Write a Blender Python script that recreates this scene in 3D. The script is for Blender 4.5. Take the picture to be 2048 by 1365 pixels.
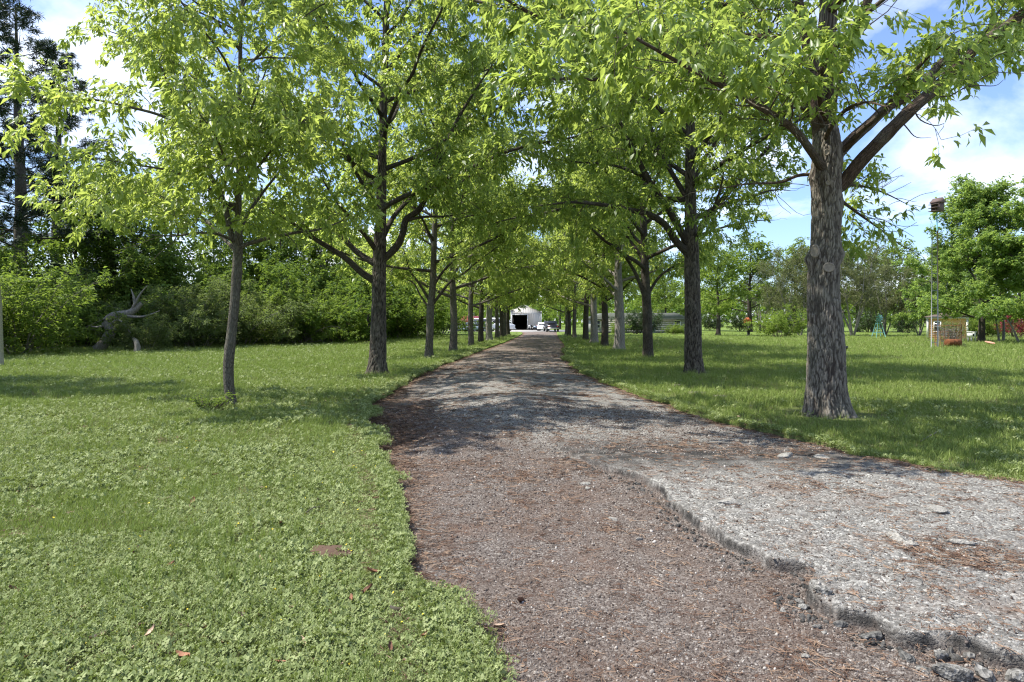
import bpy, math, random
import numpy as np
from mathutils import Vector

for _o in list(bpy.data.objects):
    bpy.data.objects.remove(_o)
SC = bpy.context.scene
COL = SC.collection
PI = math.pi

# ------------------------------------------------------------------ camera, sky, sun, exposure
F = 1365.0            # focal length in photo pixels (24 mm on 36 mm, 2048 px)
CAM_H = 1.6
HOR = 645.0           # horizon row in the photo
cam_d = bpy.data.cameras.new('camera')
cam_d.sensor_width = 36.0
cam_d.lens = 24.0
cam_d.shift_y = -(682.5 - HOR) / 2048.0
cam_d.clip_start = 0.05
cam_d.clip_end = 3000.0
cam = bpy.data.objects.new('camera', cam_d)
COL.objects.link(cam)
cam.location = (0, 0, CAM_H)
cam.rotation_euler = (math.radians(90), 0, 0)
SC.camera = cam

SUN_EL, SUN_AZ = math.radians(58), math.radians(-86)
W = bpy.data.worlds.new('World')
SC.world = W
W.use_nodes = True
_n, _l = W.node_tree.nodes, W.node_tree.links
_n.clear()
w_out = _n.new('ShaderNodeOutputWorld')
w_bg = _n.new('ShaderNodeBackground')
w_bg.inputs['Strength'].default_value = 0.15
w_sky = _n.new('ShaderNodeTexSky')
w_sky.sky_type = 'NISHITA'
w_sky.sun_disc = False
w_sky.sun_elevation = SUN_EL
w_sky.sun_rotation = SUN_AZ
w_sky.air_density = 1.0
w_sky.dust_density = 0.6
w_sky.ozone_density = 2.0
w_tc = _n.new('ShaderNodeTexCoord')
w_sep = _n.new('ShaderNodeSeparateXYZ')
_l.new(w_tc.outputs['Generated'], w_sep.inputs[0])
w_add = _n.new('ShaderNodeMath'); w_add.operation = 'ADD'; w_add.inputs[1].default_value = 0.28
w_max = _n.new('ShaderNodeMath'); w_max.operation = 'MAXIMUM'; w_max.inputs[1].default_value = 0.0
_l.new(w_sep.outputs['Z'], w_max.inputs[0]); _l.new(w_max.outputs[0], w_add.inputs[0])
w_dx = _n.new('ShaderNodeMath'); w_dx.operation = 'DIVIDE'
w_dy = _n.new('ShaderNodeMath'); w_dy.operation = 'DIVIDE'
_l.new(w_sep.outputs['X'], w_dx.inputs[0]); _l.new(w_add.outputs[0], w_dx.inputs[1])
_l.new(w_sep.outputs['Y'], w_dy.inputs[0]); _l.new(w_add.outputs[0], w_dy.inputs[1])
w_cmb = _n.new('ShaderNodeCombineXYZ')
_l.new(w_dx.outputs[0], w_cmb.inputs[0]); _l.new(w_dy.outputs[0], w_cmb.inputs[1])
w_cmb.inputs[2].default_value = 21.4
w_ns = _n.new('ShaderNodeTexNoise')
w_ns.inputs['Scale'].default_value = 1.9
w_ns.inputs['Detail'].default_value = 9.0
w_ns.inputs['Roughness'].default_value = 0.55
w_ns.inputs['Distortion'].default_value = 0.25
_l.new(w_cmb.outputs[0], w_ns.inputs['Vector'])
w_rmp = _n.new('ShaderNodeValToRGB')
w_rmp.color_ramp.elements[0].position = 0.46
w_rmp.color_ramp.elements[0].color = (0.04, 0.04, 0.04, 1)
w_rmp.color_ramp.elements[1].position = 0.72
w_rmp.color_ramp.elements[1].color = (1, 1, 1, 1)
_l.new(w_ns.outputs['Fac'], w_rmp.inputs['Fac'])
w_mix = _n.new('ShaderNodeMixRGB')
w_mix.inputs['Color2'].default_value = (4.6, 4.8, 5.1, 1)
_l.new(w_rmp.outputs['Color'], w_mix.inputs['Fac'])
w_tint = _n.new('ShaderNodeMixRGB')
w_tint.blend_type = 'MULTIPLY'
w_tint.inputs['Fac'].default_value = 1.0
w_tint.inputs['Color2'].default_value = (0.47, 0.535, 0.68, 1)      # the deep spring blue of the photograph
_l.new(w_sky.outputs['Color'], w_tint.inputs['Color1'])
_l.new(w_tint.outputs['Color'], w_mix.inputs['Color1'])
_l.new(w_mix.outputs['Color'], w_bg.inputs['Color'])
_l.new(w_bg.outputs[0], w_out.inputs['Surface'])

sun_d = bpy.data.lights.new('sun', 'SUN')
sun_d.energy = 3.6
sun_d.angle = math.radians(0.53)
sun_d.color = (1.0, 0.95, 0.86)
sun = bpy.data.objects.new('sun', sun_d)
COL.objects.link(sun)
S = Vector((math.sin(SUN_AZ) * math.cos(SUN_EL), math.cos(SUN_AZ) * math.cos(SUN_EL), math.sin(SUN_EL)))
sun.rotation_euler = S.to_track_quat('Z', 'Y').to_euler()
sun.location = (S * 60)[:]

SC.view_settings.view_transform = 'Standard'
SC.view_settings.look = 'None'
SC.view_settings.gamma = 1.0
SC.view_settings.use_curve_mapping = False
SC.view_settings.exposure = 1.35

SC.render.engine = 'CYCLES'
CY = SC.cycles
CY.max_bounces = 10
CY.diffuse_bounces = 7
CY.glossy_bounces = 2
CY.transmission_bounces = 5
CY.transparent_max_bounces = 4
CY.caustics_reflective = False
CY.caustics_refractive = False
CY.sample_clamp_indirect = 4.0
CY.filter_width = 1.2
CY.use_denoising = True
try:
    CY.denoiser = 'OPENIMAGEDENOISE'
    CY.denoising_input_passes = 'RGB_ALBEDO_NORMAL'
    CY.denoising_prefilter = 'NONE'
except Exception:
    pass


def at(px, py, Y):
    """A point of the place seen at photo pixel (px, py), Y metres ahead."""
    return np.array(((px - 1024.0) / F * Y, Y, CAM_H - (py - HOR) / F * Y))


def gdist(py):
    return CAM_H * F / (py - HOR)


def on_ground(px, py):
    Y = gdist(py)
    return (px - 1024.0) / F * Y, Y


# ------------------------------------------------------------------ numpy noise
def _h(ix, iy, iz, s):
    n = (ix.astype(np.int64) * 73856093) ^ (iy.astype(np.int64) * 19349663) ^ (iz.astype(np.int64) * 83492791) ^ (s * 2654435761)
    n = n & 0xFFFFFFFF
    n = ((n ^ (n >> 16)) * 0x45D9F3B) & 0xFFFFFFFF
    n = ((n ^ (n >> 16)) * 0x45D9F3B) & 0xFFFFFFFF
    n = n ^ (n >> 16)
    return (n & 0xFFFFFF) / float(0xFFFFFF)


def vnoise(p, s=0):
    i = np.floor(p)
    f = p - i
    f = f * f * (3 - 2 * f)
    x, y, z = i[:, 0], i[:, 1], i[:, 2]
    def c(a, b, d):
        return _h(x + a, y + b, z + d, s)
    fx, fy, fz = f[:, 0], f[:, 1], f[:, 2]
    x00 = c(0, 0, 0) * (1 - fx) + c(1, 0, 0) * fx
    x10 = c(0, 1, 0) * (1 - fx) + c(1, 1, 0) * fx
    x01 = c(0, 0, 1) * (1 - fx) + c(1, 0, 1) * fx
    x11 = c(0, 1, 1) * (1 - fx) + c(1, 1, 1) * fx
    return ((x00 * (1 - fy) + x10 * fy) * (1 - fz) + (x01 * (1 - fy) + x11 * fy) * fz) * 2 - 1


def fbm(p, octv=4, s=0, gain=0.5):
    a, t, q = 1.0, 0.0, np.array(p, float)
    r = np.zeros(len(q))
    for k in range(octv):
        r += a * vnoise(q, s + k * 17)
        t += a
        a *= gain
        q = q * 2.03 + 11.7
    return r / t


def fbm2(x, y, octv=4, s=0, gain=0.5):
    x = np.asarray(x, float); y = np.asarray(y, float)
    sh = x.shape
    p = np.stack([x.ravel(), y.ravel(), np.full(x.size, 0.37)], 1)
    return fbm(p, octv, s, gain).reshape(sh)


def worley(p, s=0):
    i = np.floor(p)
    f1 = np.full(len(p), 9.0)
    f2 = np.full(len(p), 9.0)
    for a in (-1, 0, 1):
        for b in (-1, 0, 1):
            for c in (-1, 0, 1):
                x, y, z = i[:, 0] + a, i[:, 1] + b, i[:, 2] + c
                q = np.stack([x + _h(x, y, z, s), y + _h(x, y, z, s + 7), z + _h(x, y, z, s + 13)], 1)
                d = np.sqrt(((q - p) ** 2).sum(1))
                m = d < f1
                f2 = np.where(m, f1, np.minimum(f2, d))
                f1 = np.where(m, d, f1)
    return f1, f2


def sstep(x, a, b):
    t = np.clip((x - a) / (b - a), 0, 1)
    return t * t * (3 - 2 * t)


# ------------------------------------------------------------------ mesh and object helpers
def raw_mesh(name, verts, loops, totals, mat=None, smooth=False):
    me = bpy.data.meshes.new(name)
    verts = np.ascontiguousarray(verts, dtype=np.float32)
    loops = np.ascontiguousarray(loops, dtype=np.int32)
    totals = np.ascontiguousarray(totals, dtype=np.int32)
    me.vertices.add(len(verts))
    me.vertices.foreach_set('co', verts.ravel())
    me.loops.add(len(loops))
    me.loops.foreach_set('vertex_index', loops)
    me.polygons.add(len(totals))
    starts = np.concatenate([[0], np.cumsum(totals)[:-1]]).astype(np.int32) if len(totals) else np.zeros(0, np.int32)
    me.polygons.foreach_set('loop_start', starts)
    try:
        me.polygons.foreach_set('loop_total', totals)
    except Exception:
        pass
    if smooth and len(totals):
        me.polygons.foreach_set('use_smooth', np.ones(len(totals), dtype=bool))
    me.update(calc_edges=True)
    me.validate()
    if mat is not None:
        me.materials.append(mat)
    return me


def mesh_n(name, verts, faces, mat=None, smooth=False):
    """faces: an (M,k) index array."""
    faces = np.asarray(faces, dtype=np.int32)
    return raw_mesh(name, verts, faces.ravel(), np.full(len(faces), faces.shape[1]), mat, smooth)


def add_attr(me, name, data, domain='FACE', kind='FLOAT'):
    a = me.attributes.new(name, kind, domain)
    a.data.foreach_set('value', np.ascontiguousarray(data, dtype=np.float32))


def link(name, me, parent=None, loc=None):
    o = bpy.data.objects.new(name, me)
    COL.objects.link(o)
    if parent is not None:
        o.parent = parent
    if loc is not None:
        o.location = loc
    return o


def tag(o, label=None, cat=None, group=None, kind=None):
    if label:
        o['label'] = label
    if cat:
        o['category'] = cat
    if group:
        o['group'] = group
    if kind:
        o['kind'] = kind
    return o


def thing(name, label, cat, loc=(0, 0, 0), rz=0.0, group=None):
    o = bpy.data.objects.new(name, None)
    o.empty_display_size = 0.3
    COL.objects.link(o)
    o.location = tuple(float(v) for v in loc)
    o.rotation_euler = (0, 0, rz)
    return tag(o, label, cat, group)


def kids(o):
    return [c for c in bpy.data.objects if c.parent is o]


def copy_tree(src, loc, rz, scale, label, group=None, cat=None):
    ch = src['_kids'] if False else KIDS[src.name]
    r = src.copy()
    COL.objects.link(r)
    r.location = tuple(float(v) for v in loc)
    r.rotation_euler = (0, 0, rz)
    r.scale = scale if isinstance(scale, (tuple, list)) else (scale, scale, scale)
    r['label'] = label
    if group:
        r['group'] = group
    if cat:
        r['category'] = cat
    for c, gs in ch:
        d = c.copy()
        COL.objects.link(d)
        d.parent = r
        for g in gs:
            e = g.copy()
            COL.objects.link(e)
            e.parent = d
    return r


KIDS = {}


def remember(root):
    """Note a finished thing's parts and sub-parts so that copies need no search."""
    KIDS[root.name] = [(c, [g for g in kids(c)]) for c in kids(root)]
    return root


class MB:
    """Collects boxes, tubes, prisms and lathes; build() links them as one mesh object."""
    def __init__(self):
        self.v, self.f = [], []

    def add(self, vs, fs):
        b = len(self.v)
        self.v += [tuple(map(float, p)) for p in vs]
        self.f += [tuple(i + b for i in q) for q in fs]
        return self

    def box(self, c, s, rz=0.0, taper=1.0):
        hx, hy, hz = s[0] / 2, s[1] / 2, s[2] / 2
        ca, sa = math.cos(rz), math.sin(rz)
        vs = []
        for z, k in ((-hz, 1.0), (hz, taper)):
            for x, y in ((-hx, -hy), (hx, -hy), (hx, hy), (-hx, hy)):
                x2, y2 = x * k, y * k
                vs.append((c[0] + x2 * ca - y2 * sa, c[1] + x2 * sa + y2 * ca, c[2] + z))
        return self.add(vs, [(3, 2, 1, 0), (4, 5, 6, 7), (0, 1, 5, 4), (1, 2, 6, 5), (2, 3, 7, 6), (3, 0, 4, 7)])

    def tube(self, pts, r, n=8, cap=True):
        vs, fs = tube_arr(np.array(pts, float), np.full(len(pts), r) if np.isscalar(r) else np.array(r, float), n)
        fs = [tuple(q) for q in fs.tolist()]
        if cap:
            fs.append(tuple(range(n))[::-1])
            k = len(vs) - n
            fs.append(tuple(range(k, k + n)))
        return self.add(vs, fs)

    def prism(self, poly, y0, y1):
        """poly in (x,z), extruded along y."""
        n = len(poly)
        vs = [(x, y0, z) for x, z in poly] + [(x, y1, z) for x, z in poly]
        fs = [tuple(range(n)), tuple(range(2 * n - 1, n - 1, -1))]
        fs += [(i, i + n, (i + 1) % n + n, (i + 1) % n) for i in range(n)]
        return self.add(vs, fs)

    def lathe(self, prof, c=(0, 0, 0), n=16):
        vs, fs = [], []
        for r, z in prof:
            for k in range(n):
                a = 2 * PI * k / n
                vs.append((c[0] + r * math.cos(a), c[1] + r * math.sin(a), c[2] + z))
        for j in range(len(prof) - 1):
            for k in range(n):
                fs.append((j * n + k, j * n + (k + 1) % n, (j + 1) * n + (k + 1) % n, (j + 1) * n + k))
        return self.add(vs, fs)

    def mesh(self, name, mat, smooth=False):
        tot = [len(q) for q in self.f]
        loops = [i for q in self.f for i in q]
        return raw_mesh(name, np.array(self.v), np.array(loops), np.array(tot), mat, smooth)

    def build(self, name, mat, parent=None, smooth=False, loc=None):
        return link(name, self.mesh(name, mat, smooth), parent, loc)


def tube_arr(P, R, n, twist=0.0):
    """Vertices and quads of a tube along P with radii R."""
    T = np.gradient(P, axis=0) if len(P) > 2 else np.repeat((P[-1] - P[0])[None], len(P), 0)
    T = T / (np.linalg.norm(T, axis=1, keepdims=True) + 1e-9)
    ref = np.array([0.31, 0.17, 0.0]) if abs(T[:, 2]).mean() > 0.7 else np.array([0.0, 0.0, 1.0])
    A = np.cross(T, ref)
    A /= np.linalg.norm(A, axis=1, keepdims=True) + 1e-9
    B = np.cross(T, A)
    ang = np.arange(n) * 2 * PI / n + twist
    V = P[:, None, :] + R[:, None, None] * (np.cos(ang)[None, :, None] * A[:, None, :] + np.sin(ang)[None, :, None] * B[:, None, :])
    V = V.reshape(-1, 3)
    k = len(P)
    i = np.arange(k - 1)[:, None] * n
    j = np.arange(n)[None, :]
    j2 = (j + 1) % n
    Q = np.stack([i + j, i + n + j, i + n + j2, i + j2], -1).reshape(-1, 4)
    return V, Q


def bark_co(P, R, n, off=0.0):
    """Seamless coordinates round and along a branch, for the bark's grain."""
    s = np.concatenate([[0], np.cumsum(np.linalg.norm(np.diff(P, axis=0), axis=1))])
    ang = np.arange(n) * 2 * PI / n
    C = np.stack([R[:, None] * np.cos(ang)[None], R[:, None] * np.sin(ang)[None], np.repeat(s[:, None], n, 1)], -1)
    return C.reshape(-1, 3) + off


def add_vec(me, name, data):
    a = me.attributes.new(name, 'FLOAT_VECTOR', 'POINT')
    a.data.foreach_set('vector', np.ascontiguousarray(data, dtype=np.float32).ravel())


class Tubes:
    def __init__(self):
        self.V, self.Q, self.n = [], [], 0
        self.C = []

    def add(self, P, R, n):
        P, R = np.asarray(P, float), np.asarray(R, float)
        v, q = tube_arr(P, R, n)
        self.C.append(bark_co(P, R, n, self.n * 0.013 % 7.0))
        self.V.append(v)
        self.Q.append(q + self.n)
        self.n += len(v)

    def mesh(self, name, mat):
        if not self.V:
            return None
        me = mesh_n(name, np.concatenate(self.V), np.concatenate(self.Q), mat, True)
        add_vec(me, 'barkco', np.concatenate(self.C))
        return me


# ------------------------------------------------------------------ materials
def new_mat(name):
    m = bpy.data.materials.new(name)
    m.use_nodes = True
    nt = m.node_tree
    nt.nodes.clear()
    out = nt.nodes.new('ShaderNodeOutputMaterial')
    return m, nt, out


class N:
    """A few shorthands for building node trees."""
    def __init__(self, nt):
        self.nt = nt

    def n(self, t, **kw):
        x = self.nt.nodes.new(t)
        for k, v in kw.items():
            setattr(x, k, v)
        return x

    def l(self, a, b):
        self.nt.links.new(a, b)

    def noise(self, vec, scale, detail=4, rough=0.55, dist=0.0):
        x = self.n('ShaderNodeTexNoise')
        x.inputs['Scale'].default_value = scale
        x.inputs['Detail'].default_value = detail
        x.inputs['Roughness'].default_value = rough
        x.inputs['Distortion'].default_value = dist
        if vec is not None:
            self.l(vec, x.inputs['Vector'])
        return x.outputs['Fac']

    def voro(self, vec, scale, feature='F1', out='Distance'):
        x = self.n('ShaderNodeTexVoronoi')
        x.feature = feature
        x.inputs['Scale'].default_value = scale
        if vec is not None:
            self.l(vec, x.inputs['Vector'])
        return x.outputs[out]

    def ramp(self, fac, stops, interp='LINEAR'):
        x = self.n('ShaderNodeValToRGB')
        x.color_ramp.interpolation = interp
        e = x.color_ramp.elements
        while len(e) < len(stops):
            e.new(0.5)
        for k, (p, c) in enumerate(stops):
            e[k].position = p
            e[k].color = (c[0], c[1], c[2], 1) if not np.isscalar(c) else (c, c, c, 1)
        self.l(fac, x.inputs['Fac'])
        return x.outputs['Color']

    def mix(self, fac, a, b, mode='MIX'):
        x = self.n('ShaderNodeMixRGB')
        x.blend_type = mode
        for s, v in (('Fac', fac), ('Color1', a), ('Color2', b)):
            if isinstance(v, bpy.types.NodeSocket):
                self.l(v, x.inputs[s])
            elif s == 'Fac':
                x.inputs[s].default_value = v
            else:
                x.inputs[s].default_value = (v[0], v[1], v[2], 1)
        return x.outputs['Color']

    def math(self, op, a, b=0.0):
        x = self.n('ShaderNodeMath')
        x.operation = op
        for k, v in ((0, a), (1, b)):
            if isinstance(v, bpy.types.NodeSocket):
                self.l(v, x.inputs[k])
            else:
                x.inputs[k].default_value = v
        return x.outputs[0]

    def attr(self, name, out='Fac', kind='GEOMETRY'):
        x = self.n('ShaderNodeAttribute')
        x.attribute_type = kind
        x.attribute_name = name
        return x.outputs[out]

    def obj(self, scale=(1, 1, 1)):
        t = self.n('ShaderNodeTexCoord')
        m = self.n('ShaderNodeMapping')
        m.inputs['Scale'].default_value = scale
        self.l(t.outputs['Object'], m.inputs['Vector'])
        return m.outputs['Vector']

    def bump(self, h, strength=0.5, dist=0.02, normal=None):
        x = self.n('ShaderNodeBump')
        x.inputs['Strength'].default_value = strength
        x.inputs['Distance'].default_value = dist
        self.l(h, x.inputs['Height'])
        if normal is not None:
            self.l(normal, x.inputs['Normal'])
        return x.outputs['Normal']

    def bsdf(self, color, rough=0.8, normal=None, spec=0.3, metal=0.0):
        x = self.n('ShaderNodeBsdfPrincipled')
        if isinstance(color, bpy.types.NodeSocket):
            self.l(color, x.inputs['Base Color'])
        else:
            x.inputs['Base Color'].default_value = (*color, 1)
        if isinstance(rough, bpy.types.NodeSocket):
            self.l(rough, x.inputs['Roughness'])
        else:
            x.inputs['Roughness'].default_value = rough
        x.inputs['Specular IOR Level'].default_value = spec
        x.inputs['Metallic'].default_value = metal
        if normal is not None:
            self.l(normal, x.inputs['Normal'])
        return x.outputs[0]


def simple_mat(name, color, rough=0.6, spec=0.3, metal=0.0, var=0.12, scale=9.0):
    m, nt, out = new_mat(name)
    k = N(nt)
    v = k.obj()
    f = k.noise(v, scale, 5)
    c = k.mix(f, [x * (1 - var) for x in color], [min(1, x * (1 + var)) for x in color])
    k.l(k.bsdf(c, rough, k.bump(f, 0.15, 0.01), spec, metal), out.inputs['Surface'])
    return m


def leaf_mat(name, dark, mid, light, trans, rough=0.46, tfac=0.42, inst=False, spec=0.28):
    m, nt, out = new_mat(name)
    k = N(nt)
    if inst:
        oi = k.n('ShaderNodeObjectInfo')
        t = k.math('ADD', k.math('MULTIPLY', oi.outputs['Random'], 0.45), k.math('MULTIPLY', k.attr('tint'), 0.55))
    else:
        t = k.attr('tint')
    c = k.ramp(t, [(0.0, dark), (0.5, mid), (1.0, light)])
    b = k.bsdf(c, rough, None, spec)
    tr = k.n('ShaderNodeBsdfTranslucent')
    k.l(k.ramp(t, [(0.0, [x * 0.75 for x in trans]), (1.0, trans)]), tr.inputs['Color'])
    mx = k.n('ShaderNodeMixShader')
    mx.inputs['Fac'].default_value = tfac
    k.l(b, mx.inputs[1])
    k.l(tr.outputs[0], mx.inputs[2])
    k.l(mx.outputs[0], out.inputs['Surface'])
    return m


def bark_mat(name, c_hi, c_lo, lichen=(0.22, 0.23, 0.19), use_attr=False, scale=22.0, zsq=0.13, lich=0.35, local=True):
    m, nt, out = new_mat(name)
    k = N(nt)
    v0 = k.attr('barkco', 'Vector') if local else k.obj()
    warp = k.n('ShaderNodeMixRGB'); warp.blend_type = 'ADD'; warp.inputs['Fac'].default_value = 0.07
    nz = k.n('ShaderNodeTexNoise'); nz.inputs['Scale'].default_value = 7.0; nz.inputs['Detail'].default_value = 4
    k.l(v0, nz.inputs['Vector'])
    k.l(v0, warp.inputs['Color1']); k.l(nz.outputs['Color'], warp.inputs['Color2'])
    mp = k.n('ShaderNodeMapping'); mp.inputs['Scale'].default_value = (1, 1, zsq)
    k.l(warp.outputs['Color'], mp.inputs['Vector'])
    if use_attr:
        h = k.attr('furrow')
    else:
        h1 = k.ramp(k.voro(mp.outputs['Vector'], scale, 'DISTANCE_TO_EDGE'), [(0.0, 0.0), (0.2, 1.0)])
        h2 = k.ramp(k.noise(mp.outputs['Vector'], scale * 1.7, 5, 0.65), [(0.3, 0.0), (0.65, 1.0)])
        h = k.mix(0.5, h1, h2)
    fine = k.noise(v0, 55, 6, 0.68)
    big = k.noise(k.obj(), 1.7, 5, 0.6)
    c = k.mix(h, c_lo, c_hi)
    c = k.mix(k.ramp(big, [(0.45, 0.0), (0.7, lich)]), c, lichen)
    c = k.mix(0.4, c, k.ramp(fine, [(0.3, 0.4), (0.75, 1.0)]), 'MULTIPLY')
    nb = k.bump(fine, 0.55, 0.012)
    nb = k.bump(h, 0.3 if use_attr else 0.8, 0.025, nb)
    k.l(k.bsdf(c, 0.92, nb, 0.12), out.inputs['Surface'])
    return m


# leaf and bark kinds
M_LEAF_A = leaf_mat('oak_leaf', (0.058, 0.118, 0.02), (0.118, 0.192, 0.036), (0.225, 0.295, 0.08), (0.53, 0.66, 0.125), tfac=0.52, spec=0.5, rough=0.4)
M_LEAF_Y = leaf_mat('young_oak_leaf', (0.078, 0.14, 0.023), (0.148, 0.218, 0.04), (0.255, 0.32, 0.09), (0.59, 0.71, 0.14), tfac=0.52, spec=0.5, rough=0.4)
M_LEAF_PEAR = leaf_mat('pear_leaf', (0.075, 0.14, 0.032), (0.13, 0.205, 0.055), (0.21, 0.285, 0.09), (0.42, 0.58, 0.11), tfac=0.5)
M_LEAF_BUSH = leaf_mat('bush_leaf', (0.06, 0.105, 0.018), (0.11, 0.17, 0.03), (0.175, 0.235, 0.05), (0.32, 0.45, 0.06), tfac=0.42, spec=0.14, rough=0.6)
M_LEAF_CEDAR = leaf_mat('cedar_leaf', (0.06, 0.09, 0.028), (0.105, 0.145, 0.048), (0.165, 0.20, 0.078), (0.26, 0.35, 0.08), tfac=0.38, spec=0.14, rough=0.6)
M_LEAF_WOOD = leaf_mat('woodland_leaf', (0.046, 0.09, 0.016), (0.082, 0.145, 0.025), (0.13, 0.195, 0.036), (0.26, 0.38, 0.05), tfac=0.42, spec=0.14, rough=0.6)
M_LEAF_GREY = leaf_mat('budding_leaf', (0.085, 0.10, 0.042), (0.13, 0.145, 0.062), (0.19, 0.20, 0.095), (0.20, 0.235, 0.085), tfac=0.36, spec=0.12, rough=0.6)
M_NEEDLE = leaf_mat('pine_needle', (0.018, 0.034, 0.016), (0.03, 0.05, 0.024), (0.05, 0.072, 0.035), (0.05, 0.08, 0.03), tfac=0.15)
M_LEAF_RED = leaf_mat('maple_leaf', (0.09, 0.012, 0.016), (0.16, 0.022, 0.028), (0.24, 0.045, 0.045), (0.30, 0.04, 0.04), tfac=0.3)
M_LEAF_DARK = leaf_mat('evergreen_leaf', (0.02, 0.042, 0.012), (0.032, 0.064, 0.016), (0.055, 0.09, 0.025), (0.07, 0.12, 0.02), tfac=0.2)

M_BARK_HERO = bark_mat('furrowed_bark', (0.255, 0.225, 0.185), (0.06, 0.048, 0.04), (0.22, 0.24, 0.19), use_attr=True, lich=0.25)
M_BARK_HERO_DK = bark_mat('dark_furrowed_bark', (0.16, 0.138, 0.112), (0.03, 0.024, 0.02), (0.15, 0.16, 0.125), use_attr=True, lich=0.2)
M_BARK = bark_mat('oak_bark', (0.18, 0.158, 0.13), (0.045, 0.036, 0.03), scale=22, zsq=.2)
M_BARK_DK = bark_mat('dark_oak_bark', (0.10, 0.084, 0.068), (0.026, 0.021, 0.018), scale=22, zsq=.2, lich=0.2)
M_BARK_PALE = bark_mat('pale_oak_bark', (0.33, 0.305, 0.27), (0.12, 0.105, 0.092), (0.34, 0.33, 0.29), scale=20)
M_BARK_YOUNG = bark_mat('young_oak_bark', (0.19, 0.172, 0.138), (0.045, 0.038, 0.03), (0.21, 0.215, 0.165), scale=32, zsq=0.25)
M_BARK_RED = bark_mat('reddish_limb_bark', (0.15, 0.108, 0.08), (0.04, 0.028, 0.021), (0.22, 0.22, 0.18), scale=26, zsq=0.25, lich=0.45)
M_TWIG = bark_mat('twig_bark', (0.17, 0.14, 0.11), (0.08, 0.065, 0.05), scale=40)
M_TWIG_PALE = bark_mat('pale_twig_bark', (0.34, 0.315, 0.27), (0.19, 0.17, 0.145), scale=40)
M_DEAD = bark_mat('dead_wood', (0.32, 0.30, 0.275), (0.12, 0.108, 0.094), (0.34, 0.33, 0.30), scale=16, local=False)
M_SCAR = simple_mat('healed_wood', (0.235, 0.205, 0.165), 0.9, 0.1, var=0.5, scale=2.5)


# ------------------------------------------------------------------ ground shape
_pl = [(-60, 2.0), (-5, 1.0), (0, 0.2), (3.03, -0.26), (3.61, -0.36), (4.32, -0.70), (5.98, -0.97), (8.56, -1.70), (10.3, -2.22), (11.8, -2.50), (13.2, -2.78),
       (15.06, -2.86), (17.5, -2.88), (24.3, -2.74), (36.4, -1.97), (50.8, -0.85), (70.5, 0.35), (95, 1.5), (128, 1.6), (140, 1.6)]
_pr = [(-60, 70), (-5, 60), (0, 22), (3, 11.0), (5, 6.6), (6.56, 4.92), (7.23, 4.46), (8.53, 4.16), (9.97, 3.78), (11.26, 3.34),
       (14.7, 2.8), (17.5, 2.55), (22, 2.2), (30, 2.42), (48.5, 3.77), (70, 4.85), (95, 6.3), (128, 8.4), (140, 8.4)]
_ps = [(2.0, 3.6), (2.6, 2.95), (3.0, 2.52), (3.17, 2.38), (3.25, 2.29), (3.39, 2.19), (3.42, 1.99), (3.48, 1.93), (3.65, 1.89), (3.73, 1.77), (3.89, 1.73),
       (4.14, 1.80), (4.38, 1.93), (4.47, 1.90), (4.50, 1.67), (4.69, 1.656), (5.04, 1.52), (5.57, 1.477), (5.95, 1.434), (6.54, 1.42), (7.07, 1.295),
       (7.64, 0.985), (8.5, 0.716), (10, 0.35), (13, 0.0), (20, -0.5)]


def _ip(tab, Y):
    a = np.array(tab)
    return np.interp(Y, a[:, 0], a[:, 1])


def XL(Y):
    Y = np.asarray(Y, float)
    return _ip(_pl, Y) + 0.11 * fbm2(Y * 1.5, Y * 0 + 3.1, 5, 5, 0.6) * np.clip(12 / (np.abs(Y) + 6), 0.5, 1.4)


def XR(Y):
    Y = np.asarray(Y, float)
    return _ip(_pr, Y) + 0.22 * fbm2(Y * 1.2, Y * 0 + 8.7, 5, 9, 0.6)


def base_h(X, Y):
    X = np.asarray(X, float); Y = np.asarray(Y, float)
    return 0.035 * fbm2(X * 0.22, Y * 0.22, 3, 21) + 0.012 * fbm2(X * 1.3, Y * 1.3, 3, 33)


def lawn_h(X, Y):
    return base_h(X, Y) + 0.03


def gz(X, Y):
    return float(lawn_h(np.array([X]), np.array([Y]))[0])


def slab_mask(X, Y):
    n = 0.085 * fbm2(X * 5, Y * 5, 5, 41, 0.6) + 0.022 * fbm2(X * 22, Y * 22, 3, 43)
    return sstep(X - _ip(_ps, Y) + n, -0.012, 0.022) * (1 - sstep(Y, 6.6, 10.0))


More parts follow.
